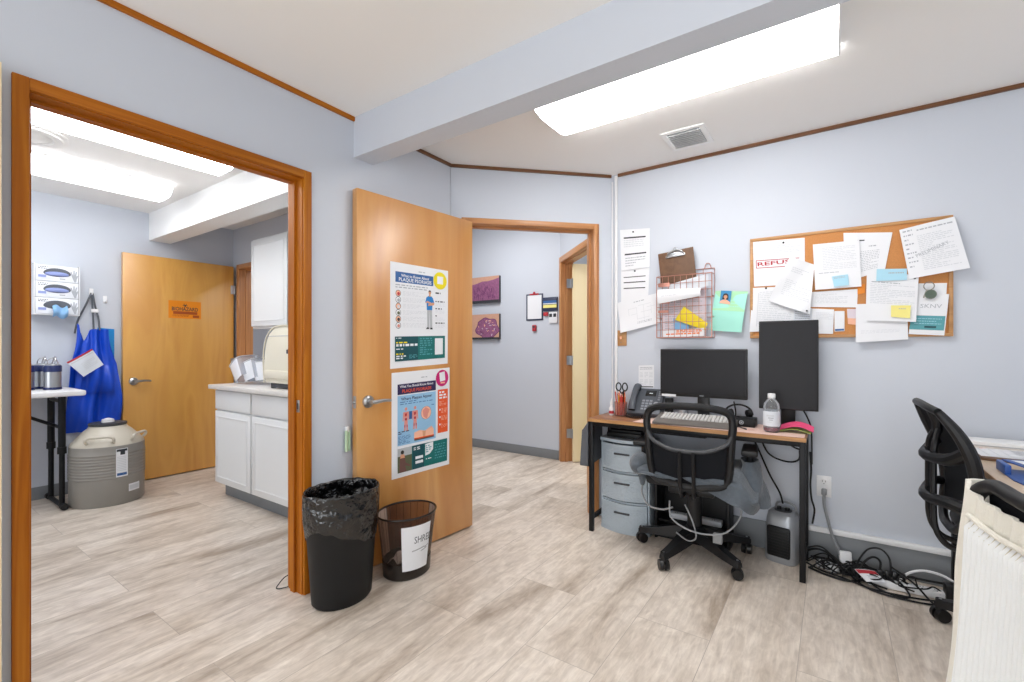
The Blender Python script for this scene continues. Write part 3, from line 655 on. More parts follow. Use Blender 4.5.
sheet('biohazard_sign', 'orange sign with black biohazard lettering on the lab door', 'sign', F, (1, 0, 0), 'biohazard_orange', marks)

# ------------------------------------------------------------------ posters on the office door
def person_marks(u, v, h, W, Hh):
    """a small printed figure with folded arms: feet at v, height h (m)"""
    P = lambda pts, m: ('p', [(u + x * h / W, v - z * h / Hh) for x, z in pts], m)
    return [P([(-0.075, 0.02), (-0.01, 0.02), (-0.005, 0.48), (-0.085, 0.50)], 'trousers_grey'), P([(0.02, 0.01), (0.085, 0.01), (0.075, 0.50), (-0.005, 0.48)], 'trousers_grey'),
            P([(-0.12, 0.0), (-0.015, 0.0), (-0.015, 0.03), (-0.075, 0.045)], 'print_dark'), P([(0.02, -0.01), (0.10, -0.01), (0.09, 0.03), (0.02, 0.035)], 'print_dark'),
            P([(-0.09, 0.48), (0.08, 0.48), (0.10, 0.78), (0.06, 0.83), (-0.06, 0.83), (-0.11, 0.78)], 'shirt_blue'),
            P([(-0.11, 0.79), (-0.06, 0.82), (-0.09, 0.66), (-0.145, 0.66)], 'shirt_blue'), P([(0.10, 0.79), (0.06, 0.82), (0.10, 0.66), (0.15, 0.66)], 'shirt_blue'),
            P([(-0.145, 0.66), (-0.09, 0.66), (0.09, 0.61), (0.10, 0.65), (-0.08, 0.71)], 'skin'), P([(0.15, 0.66), (0.11, 0.68), (-0.06, 0.61), (-0.05, 0.58), (0.14, 0.61)], 'skin'),
            P([(-0.025, 0.82), (0.025, 0.82), (0.022, 0.88), (-0.022, 0.88)], 'skin'), ('e', u, v - 0.915 * h / Hh, 0.040 * h / W, 'skin'),
            P([(-0.042, 0.92), (-0.035, 0.965), (0, 0.985), (0.035, 0.965), (0.042, 0.92), (0.02, 0.945), (-0.02, 0.945)], 'hair')]
c = [DT @ V((0.0011, y, z)) for y, z in [(0.207, 1.688), (0.643, 1.688), (0.639, 1.102), (0.207, 1.082)]]; W, Hh = (c[1] - c[0]).length, (c[3] - c[0]).length
mk = [('t', 'What to Know About', 0.41, 0.130, 0.016, 'paper', {'center': True, 'bold': True}), ('t', 'PLAQUE PSORIASIS', 0.41, 0.172, 0.020, 'paper', {'center': True, 'bold': True})]
mk = [('r', 0.08, 0.085, 0.72, 0.185, 'poster_blue'), ('l', 0.46, 0.055, 0.60, 0.075, 1, 'print_grey')] + mk
mk += [('l', 0.08, 0.205, 0.62, 0.25, 2, 'print_grey')]
for i, m in enumerate(('red_ink', 'print_grey', 'print_light', 'olive', 'print_dark', 'skin_pink')):
    v = 0.29 + i * 0.061
    mk += [('e', 0.125, v, 0.042, 'print_dark'), ('e', 0.125, v, 0.036, 'paper' if i % 2 else 'salmon'), ('e', 0.13, v + 0.004, 0.022, m), ('l', 0.20, v - 0.022, 0.60, v + 0.024, 4, 'print_light', 0.32)]
mk += [('l', 0.76, 0.245, 0.93, 0.27, 1, 'print_dark', 0.6)]
for i in range(4): mk += [('l', 0.76, 0.335 + i * 0.075, 0.93 - 0.05 * (i % 3), 0.352 + i * 0.075, 1, 'print_dark', 0.7), ('l', 0.76, 0.36 + i * 0.075, 0.94, 0.395 + i * 0.075, 3, 'print_light', 0.3)]
mk += person_marks(0.655, 0.628, 0.245, W, Hh)
mk += [('e', 0.845, 0.12, 0.125, 'poster_yellow'), ('r', 0.79, 0.075, 0.90, 0.155, 'paper'),
       ('r', 0.07, 0.70, 0.94, 0.935, 'poster_teal'), ('r', 0.07, 0.70, 0.45, 0.935, 'poster_teal_dark'), ('l', 0.09, 0.712, 0.18, 0.728, 1, 'paper'), ('l', 0.09, 0.752, 0.27, 0.768, 1, 'poster_yellow', 0.8), ('l', 0.09, 0.772, 0.44, 0.797, 1, 'paper', 0.9), ('l', 0.09, 0.815, 0.36, 0.832, 1, 'paper', 0.6),
       ('l', 0.09, 0.86, 0.22, 0.878, 1, 'poster_yellow', 0.8), ('l', 0.09, 0.882, 0.27, 0.922, 2, 'paper', 0.6), ('l', 0.48, 0.72, 0.70, 0.90, 8, 'teal_flat', 0.5), ('r', 0.75, 0.725, 0.90, 0.895, 'paper'), ('l', 0.30, 0.88, 0.44, 0.92, 3, 'teal_flat', 0.5)]
sheet('poster', 'upper psoriasis poster with a yellow circle and a man in blue', 'poster', c, DN, 'paper', mk, group='posters taped to the open door')
c = [DT @ V((0.0011, y, z)) for y, z in [(0.217, 1.059), (0.656, 1.076), (0.652, 0.463), (0.217, 0.457)]]; W, Hh = (c[1] - c[0]).length, (c[3] - c[0]).length
mk = [('l', 0.48, 0.065, 0.66, 0.085, 1, 'print_grey'), ('r', 0.09, 0.115, 0.74, 0.215, 'poster_navy'), ('t', 'What You Should Know About', 0.41, 0.150, 0.0135, 'paper', {'center': True, 'bold': True}), ('t', 'PLAQUE PSORIASIS', 0.41, 0.198, 0.018, 'poster_orange', {'center': True, 'bold': True}),
      ('r', 0.09, 0.225, 0.74, 0.70, 'poster_sky'), ('t', 'Where Plaques Appear', 0.41, 0.272, 0.017, 'poster_navy', {'center': True, 'bold': True}), ('l', 0.13, 0.285, 0.68, 0.325, 2, 'poster_blue', 0.35)]
for u in (0.225, 0.375):
    z = lambda pts, m: ('p', [(u + x, v) for x, v in pts], m)
    mk += [('e', u, 0.358, 0.022, 'skin_pink'), z([(-0.045, 0.385), (0.045, 0.385), (0.055, 0.47), (0.04, 0.47), (0.03, 0.42), (0.026, 0.47), (0.032, 0.565), (0.008, 0.565), (0.0, 0.485), (-0.008, 0.565), (-0.032, 0.565), (-0.026, 0.47), (-0.03, 0.42), (-0.04, 0.47), (-0.055, 0.47)], 'skin_pink'), z([(-0.02, 0.40), (0.018, 0.40), (0.012, 0.425), (-0.016, 0.428)], 'red_ink'), z([(-0.02, 0.445), (0.02, 0.445), (0.012, 0.468), (-0.018, 0.465)], 'red_ink'), z([(-0.026, 0.51), (-0.01, 0.51), (-0.012, 0.535), (-0.024, 0.535)], 'red_ink'), z([(0.01, 0.51), (0.026, 0.51), (0.024, 0.535), (0.012, 0.535)], 'red_ink')]
mk += [('r', 0.275, 0.385, 0.325, 0.46, 'poster_blue'), ('e', 0.565, 0.425, 0.092, 'poster_blue'), ('e', 0.565, 0.425, 0.088, 'salmon'), ('p', [(0.50, 0.40), (0.56, 0.37), (0.63, 0.40), (0.60, 0.44), (0.58, 0.49), (0.52, 0.46)], 'skin_pink'), ('l', 0.66, 0.35, 0.72, 0.365, 1, 'poster_blue'),
       ('p', [(0.36, 0.60), (0.45, 0.585), (0.55, 0.60), (0.66, 0.565), (0.70, 0.60), (0.705, 0.68), (0.36, 0.68)], 'salmon'), ('r', 0.36, 0.655, 0.705, 0.668, 'poster_orange'), ('r', 0.36, 0.668, 0.705, 0.68, 'brass_steel'), ('p', [(0.50, 0.60), (0.56, 0.60), (0.55, 0.655), (0.51, 0.655)], 'skin'),
       ('l', 0.10, 0.565, 0.28, 0.60, 2, 'poster_navy', 0.5), ('l', 0.10, 0.61, 0.30, 0.69, 6, 'poster_blue', 0.35),
       ('r', 0.775, 0.215, 0.965, 0.655, 'poster_orange'), ('l', 0.80, 0.235, 0.95, 0.32, 3, 'paper', 0.6), ('l', 0.80, 0.335, 0.94, 0.385, 4, 'salmon', 0.4)]
for i in range(3): mk += [('e', 0.815, 0.42 + i * 0.075, 0.013, 'paper'), ('l', 0.84, 0.41 + i * 0.075, 0.95, 0.46 + i * 0.075, 4, 'salmon', 0.4)]
mk += [('e', 0.855, 0.10, 0.118, 'poster_magenta'), ('p', [(0.80, 0.045), (0.90, 0.035), (0.915, 0.125), (0.815, 0.135)], 'paper'), ('r', 0.825, 0.14, 0.905, 0.155, 'salmon'),
       ('r', 0.09, 0.725, 0.955, 0.955, 'poster_teal'), ('r', 0.09, 0.725, 0.32, 0.955, 'olive'), ('r', 0.09, 0.725, 0.32, 0.80, 'trousers_grey'), ('e', 0.165, 0.765, 0.027, 'hair'), ('p', [(0.13, 0.80), (0.20, 0.80), (0.22, 0.87), (0.30, 0.90), (0.29, 0.915), (0.21, 0.895), (0.235, 0.955), (0.115, 0.955)], 'dress'), ('p', [(0.135, 0.785), (0.195, 0.785), (0.205, 0.82), (0.13, 0.82)], 'skin'),
       ('r', 0.33, 0.725, 0.53, 0.955, 'poster_teal_dark'), ('l', 0.35, 0.745, 0.47, 0.78, 2, 'paper', 0.5), ('r', 0.38, 0.835, 0.51, 0.862, 'paper'), ('r', 0.38, 0.88, 0.51, 0.907, 'paper'), ('p', [(0.55, 0.735), (0.69, 0.728), (0.69, 0.80), (0.63, 0.84), (0.55, 0.85)], 'paper'), ('l', 0.56, 0.75, 0.66, 0.83, 4, 'teal_flat', 0.5), ('l', 0.56, 0.88, 0.68, 0.90, 1, 'paper'), ('l', 0.72, 0.76, 0.93, 0.92, 6, 'teal_flat', 0.4)]
sheet('poster', 'lower psoriasis poster with a magenta circle and body diagrams', 'poster', c, DN, 'paper', mk, group='posters taped to the open door')

# small cloth behind the door
b = MB(mat('pale_green', 'b9d3b4', 0.7)); b.grid(lambda u, v: (-2.108 + 0.006 * math.sin(7 * u), 1.515 + (u - 0.5) * 0.03, 0.765 - 0.11 * v), 6, 8, 0.003); b.m('white_plastic').box(-2.119, -2.105, 1.505, 1.525, 0.755, 0.785, 0.003)
tag(b.build('cleaning_cloth'), 'pale green cloth hanging in the gap behind the open door', 'cloth')

# ------------------------------------------------------------------ waste bins
mat('bin_black', '101113', 0.5, spec=0.35); mat('bag_black', '060607', 0.2, bump=1.0, bscale=16, spec=0.8)
for n_ in MATS['bag_black'].node_tree.nodes:
    if n_.type == 'BUMP': n_.inputs['Distance'].default_value = 0.03
cx, cy = -1.946, 1.370
t = thing('waste_bin', 'tall black oval waste bin lined with a black bag', 'waste bin', (cx, cy, 0))
b = MB('bin_black'); b.lathe([(0.93, 0.0), (1.0, 0.012), (1.02, 0.05), (1.235, 0.500), (1.255, 0.505), (1.255, 0.515), (1.20, 0.515), (1.0, 0.05), (0.95, 0.03)], (cx, cy, 0), n=56, sx=0.117, sy=0.146)
b.build('shell', t)
b = MB('bag_black'); rr = random.Random(3)
ph = [rr.uniform(0, 6.28) for _ in range(8)]
def bag(u, v):
    a = 2 * math.pi * u
    wob = 0.5 * math.sin(5 * a + ph[0]) + 0.35 * math.sin(11 * a + ph[1]) + 0.3 * math.sin(17 * a + ph[2])
    if v < 0.45:      # outside skirt, from its lower hem up to the rim
        q = v / 0.45; hem = 0.325 + 0.040 * math.sin(2 * a + ph[3]) + 0.008 * wob
        z = hem + (0.522 - hem) * q; k = 1.02 + 0.215 * z / 0.5 + 0.03 + 0.035 * math.sin(math.pi * q) + 0.014 * wob * (1 - q) * math.sin(90 * z + 3 * a) + 0.010 * math.sin(26 * a + 40 * z) * math.sin(math.pi * q)
    elif v < 0.55:
        q = (v - 0.45) / 0.1; z = 0.522 + 0.006 * math.sin(math.pi * q) + 0.004 * wob * math.sin(math.pi * q); k = 1.274 - 0.084 * q
    else:
        q = (v - 0.55) / 0.45; z = 0.520 - 0.30 * q; k = 1.19 - 0.30 * q + 0.07 * wob * q + 0.025 * math.sin(19 * a + 6 * q)
    return (cx + 0.117 * k * math.cos(a), cy + 0.146 * k * math.sin(a), z)
b.grid(bag, 110, 34); b.m('bag_black').poly([(cx + 0.105 * math.cos(i * 0.2244), cy + 0.13 * math.sin(i * 0.2244), 0.225) for i in range(28)])
o = b.build('bin_bag', t, smooth=80); o['label'] = 'crinkled glossy black bin bag'

clear('brown_clear', 'ab978a', 0.05, 0.12)
cx, cy = -1.888, 1.729
t = thing('waste_bin', 'short see-through brown bin with a SHRED note', 'waste bin', (cx, cy, 0))
kx, ky = 0.112, 0.134
b = MB('brown_clear'); b.lathe([(1.0, 0.085), (1.03, 0.10), (1.245, 0.322)], (cx, cy, 0), n=64, sx=kx, sy=ky, cap=False)
for i in range(24):
    a = 2 * math.pi * i / 24; b.tube([(cx + kx * 1.005 * math.cos(a), cy + ky * 1.005 * math.sin(a), 0.09), (cx + kx * 1.24 * math.cos(a), cy + ky * 1.24 * math.sin(a), 0.318)], 0.0011, n=4, smooth=False)
b.build('shell', t)
mat('brown_dark', '1e1714', 0.25)
b = MB('brown_dark'); b.lathe([(0.94, 0.0), (1.0, 0.008), (1.03, 0.085), (0.99, 0.085), (0.95, 0.04)], (cx, cy, 0), n=56, sx=kx, sy=ky); b.build('base', t)
b = MB('brown_dark'); b.tube([(cx + kx * 1.25 * math.cos(2 * math.pi * i / 48), cy + ky * 1.25 * math.sin(2 * math.pi * i / 48), 0.325) for i in range(48)], 0.0055, closed=True, sub=1, n=8); b.build('rim', t)
a0, a1 = math.atan2(-cy, -cx) - 0.10, math.atan2(-cy, -cx) + 0.98
def note(u, v, o=0.0):
    a = a0 + (a1 - a0) * u; z = 0.288 - 0.235 * v; k = 1.03 + (z - 0.10) * 0.97
    return V((cx + (kx * k + 0.006 + o) * math.cos(a), cy + (ky * k + 0.006 + o) * math.sin(a), z))
b = MB('paper'); b.grid(lambda u, v: note(u, v), 18, 8)
b.m('print_dark'); vs, fs, w = text_polys('SHRED'); hs = 0.052
q = [b.v(note(0.40 + x * hs * 0.88 / 0.20, 0.40 - y * hs / 0.235, 0.0006)) for x, y in vs]
for f in fs: b.f([q[i] for i in f])
for u0, v0, u1 in ((0.34, 0.56, 0.80), (0.80, 0.545, 0.96), (0.66, 0.60, 0.90)): b.grid(lambda u, v: note(u0 + (u1 - u0) * u, v0 - 0.04 * u + 0.014 * v + 0.006 * math.sin(40 * u), 0.0006), 16, 1)
b.build('shred_note', t)['label'] = 'white paper note reading SHRED'
crump = MB('paper_cool'); crump.grid(lambda u, v: (cx + (u - 0.5) * 0.13 + 0.01 * math.sin(9 * v), cy + (v - 0.5) * 0.16, 0.05 + 0.035 * abs(math.sin(5 * u + 3 * v)) + 0.02 * u), 10, 10, 0.001)
tag(crump.build('waste_paper', smooth=20), 'crumpled white paper inside the see-through brown bin', 'paper')
# thin cord by the jamb
b = MB('black_plastic'); b.tube([(-2.245, 1.30, 0.06), (-2.262, 1.262, 0.05), (-2.285, 1.238, 0.012), (-2.275, 1.225, 0.005), (-2.255, 1.235, 0.005), (-2.242, 1.268, 0.005)], 0.0025, n=6)
tag(b.build('thin_cord'), 'thin black cord looping out behind the doorway jamb', 'cord')

# ------------------------------------------------------------------ desk
DZ = 0.742
t = thing('desk', 'narrow wood topped desk with a black metal frame against the wall', 'desk', (-0.715, 2.95, 0))
b = MB('desk_wood'); b.box(-1.318, -0.112, 2.773, 3.132, DZ - 0.022, DZ, 0.002); b.m('desk_edge').box(-1.319, -0.111, 2.7705, 2.7735, DZ - 0.021, DZ - 0.001); b.build('desktop', t)
for x in (-1.318, -0.142):
    for y in (2.787, 3.095):
        b = MB('black_metal'); b.box(x, x + 0.028, y, y + 0.028, 0.0, DZ - 0.022, 0.002); b.build('leg', t)
    b = MB('black_metal'); b.box(x + 0.003, x + 0.025, 2.815, 3.095, 0.075, 0.100, 0.002); b.box(x + 0.003, x + 0.025, 2.815, 3.095, DZ - 0.055, DZ - 0.023, 0.002); b.build('side_rail', t)
b = MB('black_metal'); b.box(-1.29, -0.142, 2.790, 2.812, DZ - 0.050, DZ - 0.0225, 0.002); b.box(-1.29, -0.142, 3.098, 3.12, DZ - 0.050, DZ - 0.0225, 0.002); b.build('front_rail', t)
b = MB('black_metal'); b.box(-0.96, -0.60, 2.80, 3.09, DZ - 0.060, DZ - 0.050); b.build('under_shelf', t)

mat('pad_pink', 'e2c3b8', 0.6, var=0.03)
b = MB('pad_pink'); b.prism([(-1.02, 2.785, DZ + 0.0003), (-0.120, 2.779, DZ + 0.0003), (-0.120, 3.115, DZ + 0.0003), (-0.98, 3.115, DZ + 0.0003)], (0, 0, 0.002))
tag(b.build('desk_pad'), 'pale pink desk mat covering the right part of the desk', 'desk mat')
mat('felt_grey', '5f636a', 0.9)
b = MB('felt_grey'); b.prism([(-1.325, 2.80, 0.42), (-1.325, 3.02, 0.44), (-1.325, 3.02, 0.72), (-1.325, 2.80, 0.72), ], (-0.004, 0, 0)); b.prism([(-1.385, 2.80, 0.42), (-1.385, 3.02, 0.44), (-1.36, 3.02, 0.70), (-1.37, 2.80, 0.655)], (-0.004, 0, 0))
b.prism([(-1.385, 2.80, 0.42), (-1.325, 2.80, 0.42), (-1.325, 2.80, 0.72), (-1.37, 2.80, 0.655)], (0, 0.004, 0)); b.prism([(-1.385, 2.80, 0.418), (-1.325, 2.80, 0.418), (-1.325, 3.02, 0.438), (-1.385, 3.02, 0.438)], (0, 0, 0.004))
tag(b.build('hanging_pocket'), 'dark grey felt pocket hanging off the left end of the desk', 'pocket organiser')

# ------------------------------------------------------------------ plastic drawer unit
mat('drawer_blue', 'adbac4', 0.4, bump=0.0)
mat('drawer_weave', 'adbac4', 0.4)
m = MATS['drawer_weave']; nt = m.node_tree; bs = nt.nodes['Principled BSDF']
tc = nt.nodes.new('ShaderNodeTexCoord'); vo = nt.nodes.new('ShaderNodeTexVoronoi'); mp = nt.nodes.new('ShaderNodeMapping'); mp.inputs['Scale'].default_value = (62, 62, 110); nt.links.new(tc.outputs['Object'], mp.inputs['Vector']); nt.links.new(mp.outputs['Vector'], vo.inputs['Vector']); vo.inputs['Scale'].default_value = 1.0
bp = nt.nodes.new('ShaderNodeBump'); bp.inputs['Strength'].default_value = 0.7; bp.inputs['Distance'].default_value = 0.004; nt.links.new(vo.outputs['Distance'], bp.inputs['Height']); nt.links.new(bp.outputs['Normal'], bs.inputs['Normal'])
x0, x1 = -1.283, -0.955
t = thing('drawer_unit', 'pale blue plastic three drawer unit under the desk', 'drawer unit', ((x0 + x1) / 2, 2.97, 0))
b = MB('drawer_blue'); yb, yf = 3.09, 2.895
b.box(x0, x0 + 0.012, yf + 0.012, yb, 0, 0.585, 0.003); b.box(x1 - 0.012, x1, yf + 0.012, yb, 0, 0.585, 0.003); b.box(x0 + 0.012, x1 - 0.012, yb - 0.01, yb, 0, 0.585)
bow = lambda u, d=0.045: -d * math.sin(math.pi * u)
def bowed(b, z0, z1, inset, y, th, m=None):
    if m: b.m(m)
    n = 18; a = x0 + inset; w = x1 - x0 - 2 * inset
    fr = [(a + w * i / n, y + bow(i / n)) for i in range(n + 1)]
    b.loft([[(p[0], p[1], z) for p in fr] + [(p[0], p[1] + th, z) for p in reversed(fr)] for z in (z0, z1)])
bowed(b, 0.585, 0.605, -0.004, yf + 0.004, 0.18); b.box(x0 - 0.004, x1 + 0.004, yf + 0.03, yb, 0.586, 0.604)
bowed(b, 0.0, 0.022, 0.0, yf + 0.010, 0.18)
for z in (0.196, 0.388): bowed(b, z, z + 0.010, 0.0, yf + 0.014, 0.02)
b.build('frame', t)
for k in range(3):
    z0 = 0.024 + k * 0.190
    b = MB('drawer_weave'); bowed(b, z0, z0 + 0.168 - (0.004 if k == 2 else 0), 0.014, yf + 0.004, 0.015)
    b.m('drawer_blue'); bowed(b, z0 + 0.146, z0 + 0.170, 0.012, yf - 0.002, 0.012)
    d = b.build('drawer', t)
    b = MB('dark_grey'); hc = (x0 + x1) / 2; b.box(hc - 0.052, hc + 0.052, yf - 0.049, yf - 0.036, z0 + 0.105, z0 + 0.116, 0.003); b.build('handle', d)
b = MB('black_plastic'); b.box(-1.25, -1.00, 2.92, 3.07, 0.6055, 0.640, 0.006); b.box(-1.24, -1.02, 2.935, 3.06, 0.640, 0.655, 0.004)
tag(b.build('document_tray'), 'flat black tray lying on top of the plastic drawer unit', 'tray')

# ------------------------------------------------------------------ monitors
mat('screen', '17161a', 0.38, spec=0.25); mat('bezel', '131315', 0.4)
def monitor(label, cx, y, z0, w, h, rz, chin, group):
    t = thing('monitor', label, 'monitor', (cx, y + 0.06, DZ), group)
    X = Matrix.Translation((cx, y, 0)) @ Matrix.Rotation(rz, 4, 'Z')
    b = MB('bezel', X); b.box(-w / 2, w / 2, 0.0, 0.030, z0, z0 + h, 0.004); b.box(-w * 0.3, w * 0.3, 0.028, 0.045, z0 + h * 0.2, z0 + h * 0.75, 0.008); b.build('housing', t)
    b = MB('screen', X); e = 0.008
    zb = z0 + (0.022 if chin else e)
    b.box(-w / 2 + e, w / 2 - e, -0.0015, 0.001, zb, z0 + h - e)
    if chin: b.m('print_grey'); b.box(-0.012, 0.012, -0.0012, 0.0005, z0 + 0.009, z0 + 0.0125)
    b.build('screen', t)
    b = MB('bezel', X); b.box(-0.035, 0.035, 0.046, 0.066, DZ + 0.012, z0 + h * 0.5, 0.004); b.build('stand_neck', t)
    b = MB('bezel', X); b.box(-0.09, 0.09, -0.025, 0.085, DZ + 0.0025, DZ + 0.014, 0.004); b.build('stand_base', t)
    return t
mon = monitor('black widescreen monitor standing behind the keyboard', -0.668, 3.02, 0.893, 0.508, 0.300, 0, True, 'black monitors on the desk')
b = MB('paper'); b.box(-0.912, -0.822, 3.0180, 3.0192, 0.890, 0.905); b.build('label', mon)['label'] = 'narrow white label on the lower bezel'
monitor('black monitor turned upright in portrait behind the bottle', -0.208, 3.015, 0.852, 0.288, 0.502, R(2), False, 'black monitors on the desk')

# ------------------------------------------------------------------ desk phone
t = thing('desk_phone', 'dark grey office phone with handset at the left of the desk', 'phone', (-1.04, 3.04, DZ))
mat('phone_grey', '4b5058', 0.45); mat('lcd', '0f1416', 0.2); mat('key_grey', '8b9098', 0.5)
X = Matrix.Translation((-1.035, 3.015, DZ + 0.018)) @ Matrix.Rotation(R(4), 4, 'Z') @ Matrix.Rotation(R(42), 4, 'X')
b = MB('phone_grey', X); b.box(-0.10, 0.115, -0.02, 0.205, 0.004, 0.034, 0.006); b.T = Matrix.Translation((-1.035, 3.015, DZ + 0.003)) @ Matrix.Rotation(R(4), 4, 'Z')
b.box(-0.09, 0.105, 0.0, 0.085, 0.0, 0.02, 0.004); b.prism([(-0.06, 0.075, 0.01), (-0.06, 0.10, 0.01), (-0.06, 0.11, 0.10), (-0.06, 0.10, 0.10)], (0.13, 0, 0)); b.T = X
b.m('lcd').box(-0.005, 0.065, 0.135, 0.185, 0.033, 0.0355, 0.001); b.m('print_light').box(0.020, 0.042, 0.156, 0.163, 0.0352, 0.0360)
b.build('base', t)
b = MB('key_grey', X)
for i in range(3):
    for j in range(4): b.box(-0.015 + i * 0.024, 0.003 + i * 0.024, 0.012 + j * 0.024, 0.027 + j * 0.024, 0.033, 0.037, 0.001)
for j in range(5): b.box(0.082, 0.098, 0.10 + j * 0.018, 0.112 + j * 0.018, 0.033, 0.036, 0.001)
b.cyl((0.078, 0.07, 0.033), (0.078, 0.07, 0.037), 0.015, n=16); b.build('keypad', t)
b = MB('phone_grey', X)
b.tube([(-0.068, 0.0, 0.045), (-0.068, 0.035, 0.060), (-0.068, 0.105, 0.066), (-0.068, 0.18, 0.060), (-0.068, 0.215, 0.045)], [0.026, 0.023, 0.020, 0.023, 0.026], n=14, flat=0.72)
b.m('black_plastic'); b.box(-0.090, -0.046, 0.0, 0.03, 0.030, 0.048, 0.004); b.box(-0.090, -0.046, 0.18, 0.21, 0.030, 0.048, 0.004); b.build('handset', t)
b = MB('black_plastic'); pts = []
for i in range(60):
    a = i / 59; th = a * 2 * math.pi * 12; q = V((-1.13 + 0.15 * a, 2.955 - 0.04 * math.sin(math.pi * a), DZ + 0.010)); pts.append(q + V((0, math.cos(th) * 0.005, math.sin(th) * 0.005)))
b.tube(pts, 0.0025, n=5, sub=3); b.tube([(-1.13, 2.955, DZ + 0.01), (-1.135, 2.985, DZ + 0.02), (-1.115, 3.01, DZ + 0.03)], 0.003, n=6); b.build('curly_cord', t)

# ------------------------------------------------------------------ pencil cup
t = thing('pencil_cup', 'clear pencil cup crammed with red and yellow pencils', 'pencil cup', (-1.178, 2.99, DZ))
clear('clear_pink', 'f6ddd6', 0.06)
b = MB('clear_pink'); b.lathe([(0.036, 0.0), (0.038, 0.004), (0.042, 0.095), (0.039, 0.095), (0.035, 0.006)], (-1.178, 2.99, DZ), n=28); b.build('cup', t)
mat('pencil_red', 'b8352c', 0.45); mat('pencil_yellow', 'd99a25', 0.45); mat('pencil_orange', 'cf5a24', 0.45)
rr = random.Random(5)
for i in range(18):
    a = rr.uniform(0, 6.28); r0 = rr.uniform(0.005, 0.028); r1 = r0 + rr.uniform(0.004, 0.020); L = rr.uniform(0.125, 0.165)
    p0 = V((-1.178 + r0 * math.cos(a), 2.99 + r0 * math.sin(a), DZ + 0.007)); p1 = V((-1.178 + r1 * math.cos(a), 2.99 + r1 * math.sin(a), DZ + L))
    col = ('pencil_red', 'pencil_yellow', 'pencil_orange', 'pencil_red', 'black_plastic')[i % 5]
    b = MB(col); b.cyl(p0, p1, 0.0045, n=6); d = (p1 - p0).normalized(); b.m('salmon').cyl(p1, p1 + d * 0.010, 0.004, 0.001, n=6)
    tag(b.build('pencil'), ('red', 'yellow', 'orange', 'red', 'black')[i % 5] + ' pencil standing in the clear pencil cup', 'pencil', ('red', 'yellow', 'orange', 'red', 'black')[i % 5] + ' pencils in the clear cup')
b = MB('black_plastic')
for s_ in (-1, 1):
    cxx = -1.170 + s_ * 0.022; b.tube([(cxx + 0.017 * math.cos(a) , 2.985, DZ + 0.196 + 0.026 * math.sin(a)) for a in [2 * math.pi * k / 12 for k in range(12)]], 0.0045, closed=True, n=6)
    b.tube([(cxx - 0.004 * s_, 2.985, DZ + 0.172), (-1.171, 2.986, DZ + 0.15)], 0.005, n=6)
b.m('steel'); b.box(-1.176, -1.166, 2.984, 2.987, DZ + 0.01, DZ + 0.152)
tag(b.build('scissors'), 'black handled scissors standing in the pencil cup', 'scissors')
b = MB('white_plastic'); b.lathe([(0.014, 0), (0.016, 0.004), (0.016, 0.05), (0.008, 0.062), (0.008, 0.07), (0.010, 0.072), (0.010, 0.088), (0.004, 0.10), (0.003, 0.115)], (-1.243, 2.985, DZ), n=20); b.m('red_ink').lathe([(0.0163, 0.012), (0.0166, 0.013), (0.0166, 0.030), (0.0163, 0.031)], (-1.243, 2.985, DZ), n=20, cap=False)
tag(b.build('glue_bottle'), 'small white nozzle bottle beside the pencil cup', 'bottle')

# ------------------------------------------------------------------ keyboard, papers, dock, headset
mat('kb_body', '6a6561', 0.6); mat('kb_key', 'c9c8c6', 0.5)
X = Matrix.Translation((-0.672, 2.79, DZ + 0.0025)) @ Matrix.Rotation(R(3), 4, 'Z')
t = thing('keyboard', 'grey keyboard with pale keys on the desk behind the chair', 'keyboard', (-0.672, 2.88, DZ))
b = MB('kb_body', X); b.prism([(-0.225, -0.005, 0.0), (-0.225, -0.005, 0.013), (-0.225, 0.195, 0.045), (-0.225, 0.195, 0.0)], (0.45, 0, 0), 0.003); b.build('body', t)
b = MB('kb_key', X); sl = 0.032 / 0.20
for j in range(6):
    for i in range(19):
        x = -0.195 + i * 0.0205; y = 0.075 + j * 0.0195; z = 0.013 + sl * (y + 0.008)
        b.obox((x + 0.009, y + 0.008, z + 0.004), (0.0165, 0.0155, 0.009), Matrix.Rotation(math.atan(sl), 4, 'X'), 0.0015, 1)
b.build('key', t)
b = MB('paper_cool'); b.grid(lambda u, v: (-0.80 + 0.24 * u + 0.03 * v, 3.0 + 0.07 * v, DZ + 0.018 + 0.022 * math.sin(3.1 * u) * v + 0.004 * math.sin(11 * u)), 12, 6, 0.001)
tag(b.build('loose_paper'), 'loose crumpled papers lying behind the keyboard', 'paper')
b = MB('desk_edge'); b.box(-0.575, -0.525, 3.005, 3.04, DZ + 0.0025, DZ + 0.038, 0.003); b.m('sticky_yellow').box(-0.575, -0.525, 3.0038, 3.0052, DZ + 0.008, DZ + 0.033)
tag(b.build('small_box'), 'small tan box standing behind the keyboard', 'box')
b = MB('black_plastic'); b.box(-0.905, -0.86, 3.06, 3.10, DZ + 0.0025, DZ + 0.13, 0.004)
tag(b.build('speaker'), 'slim black upright block under the label of the widescreen monitor', 'speaker')
b = MB('red_ink'); b.cyl((-0.80, 3.11, DZ + 0.0025), (-0.80, 3.11, DZ + 0.095), 0.022, n=20); b.m('print_light').cyl((-0.80, 3.11, DZ + 0.03), (-0.80, 3.11, DZ + 0.06), 0.0225, n=20)
tag(b.build('small_tin'), 'small red and white tin under the widescreen monitor', 'tin')
t = thing('docking_station', 'black docking box with round ports right of the keyboard', 'docking station', (-0.435, 2.99, DZ))
b = MB('black_plastic'); b.box(-0.52, -0.365, 2.955, 3.06, DZ + 0.0025, DZ + 0.052, 0.004); b.build('case', t)
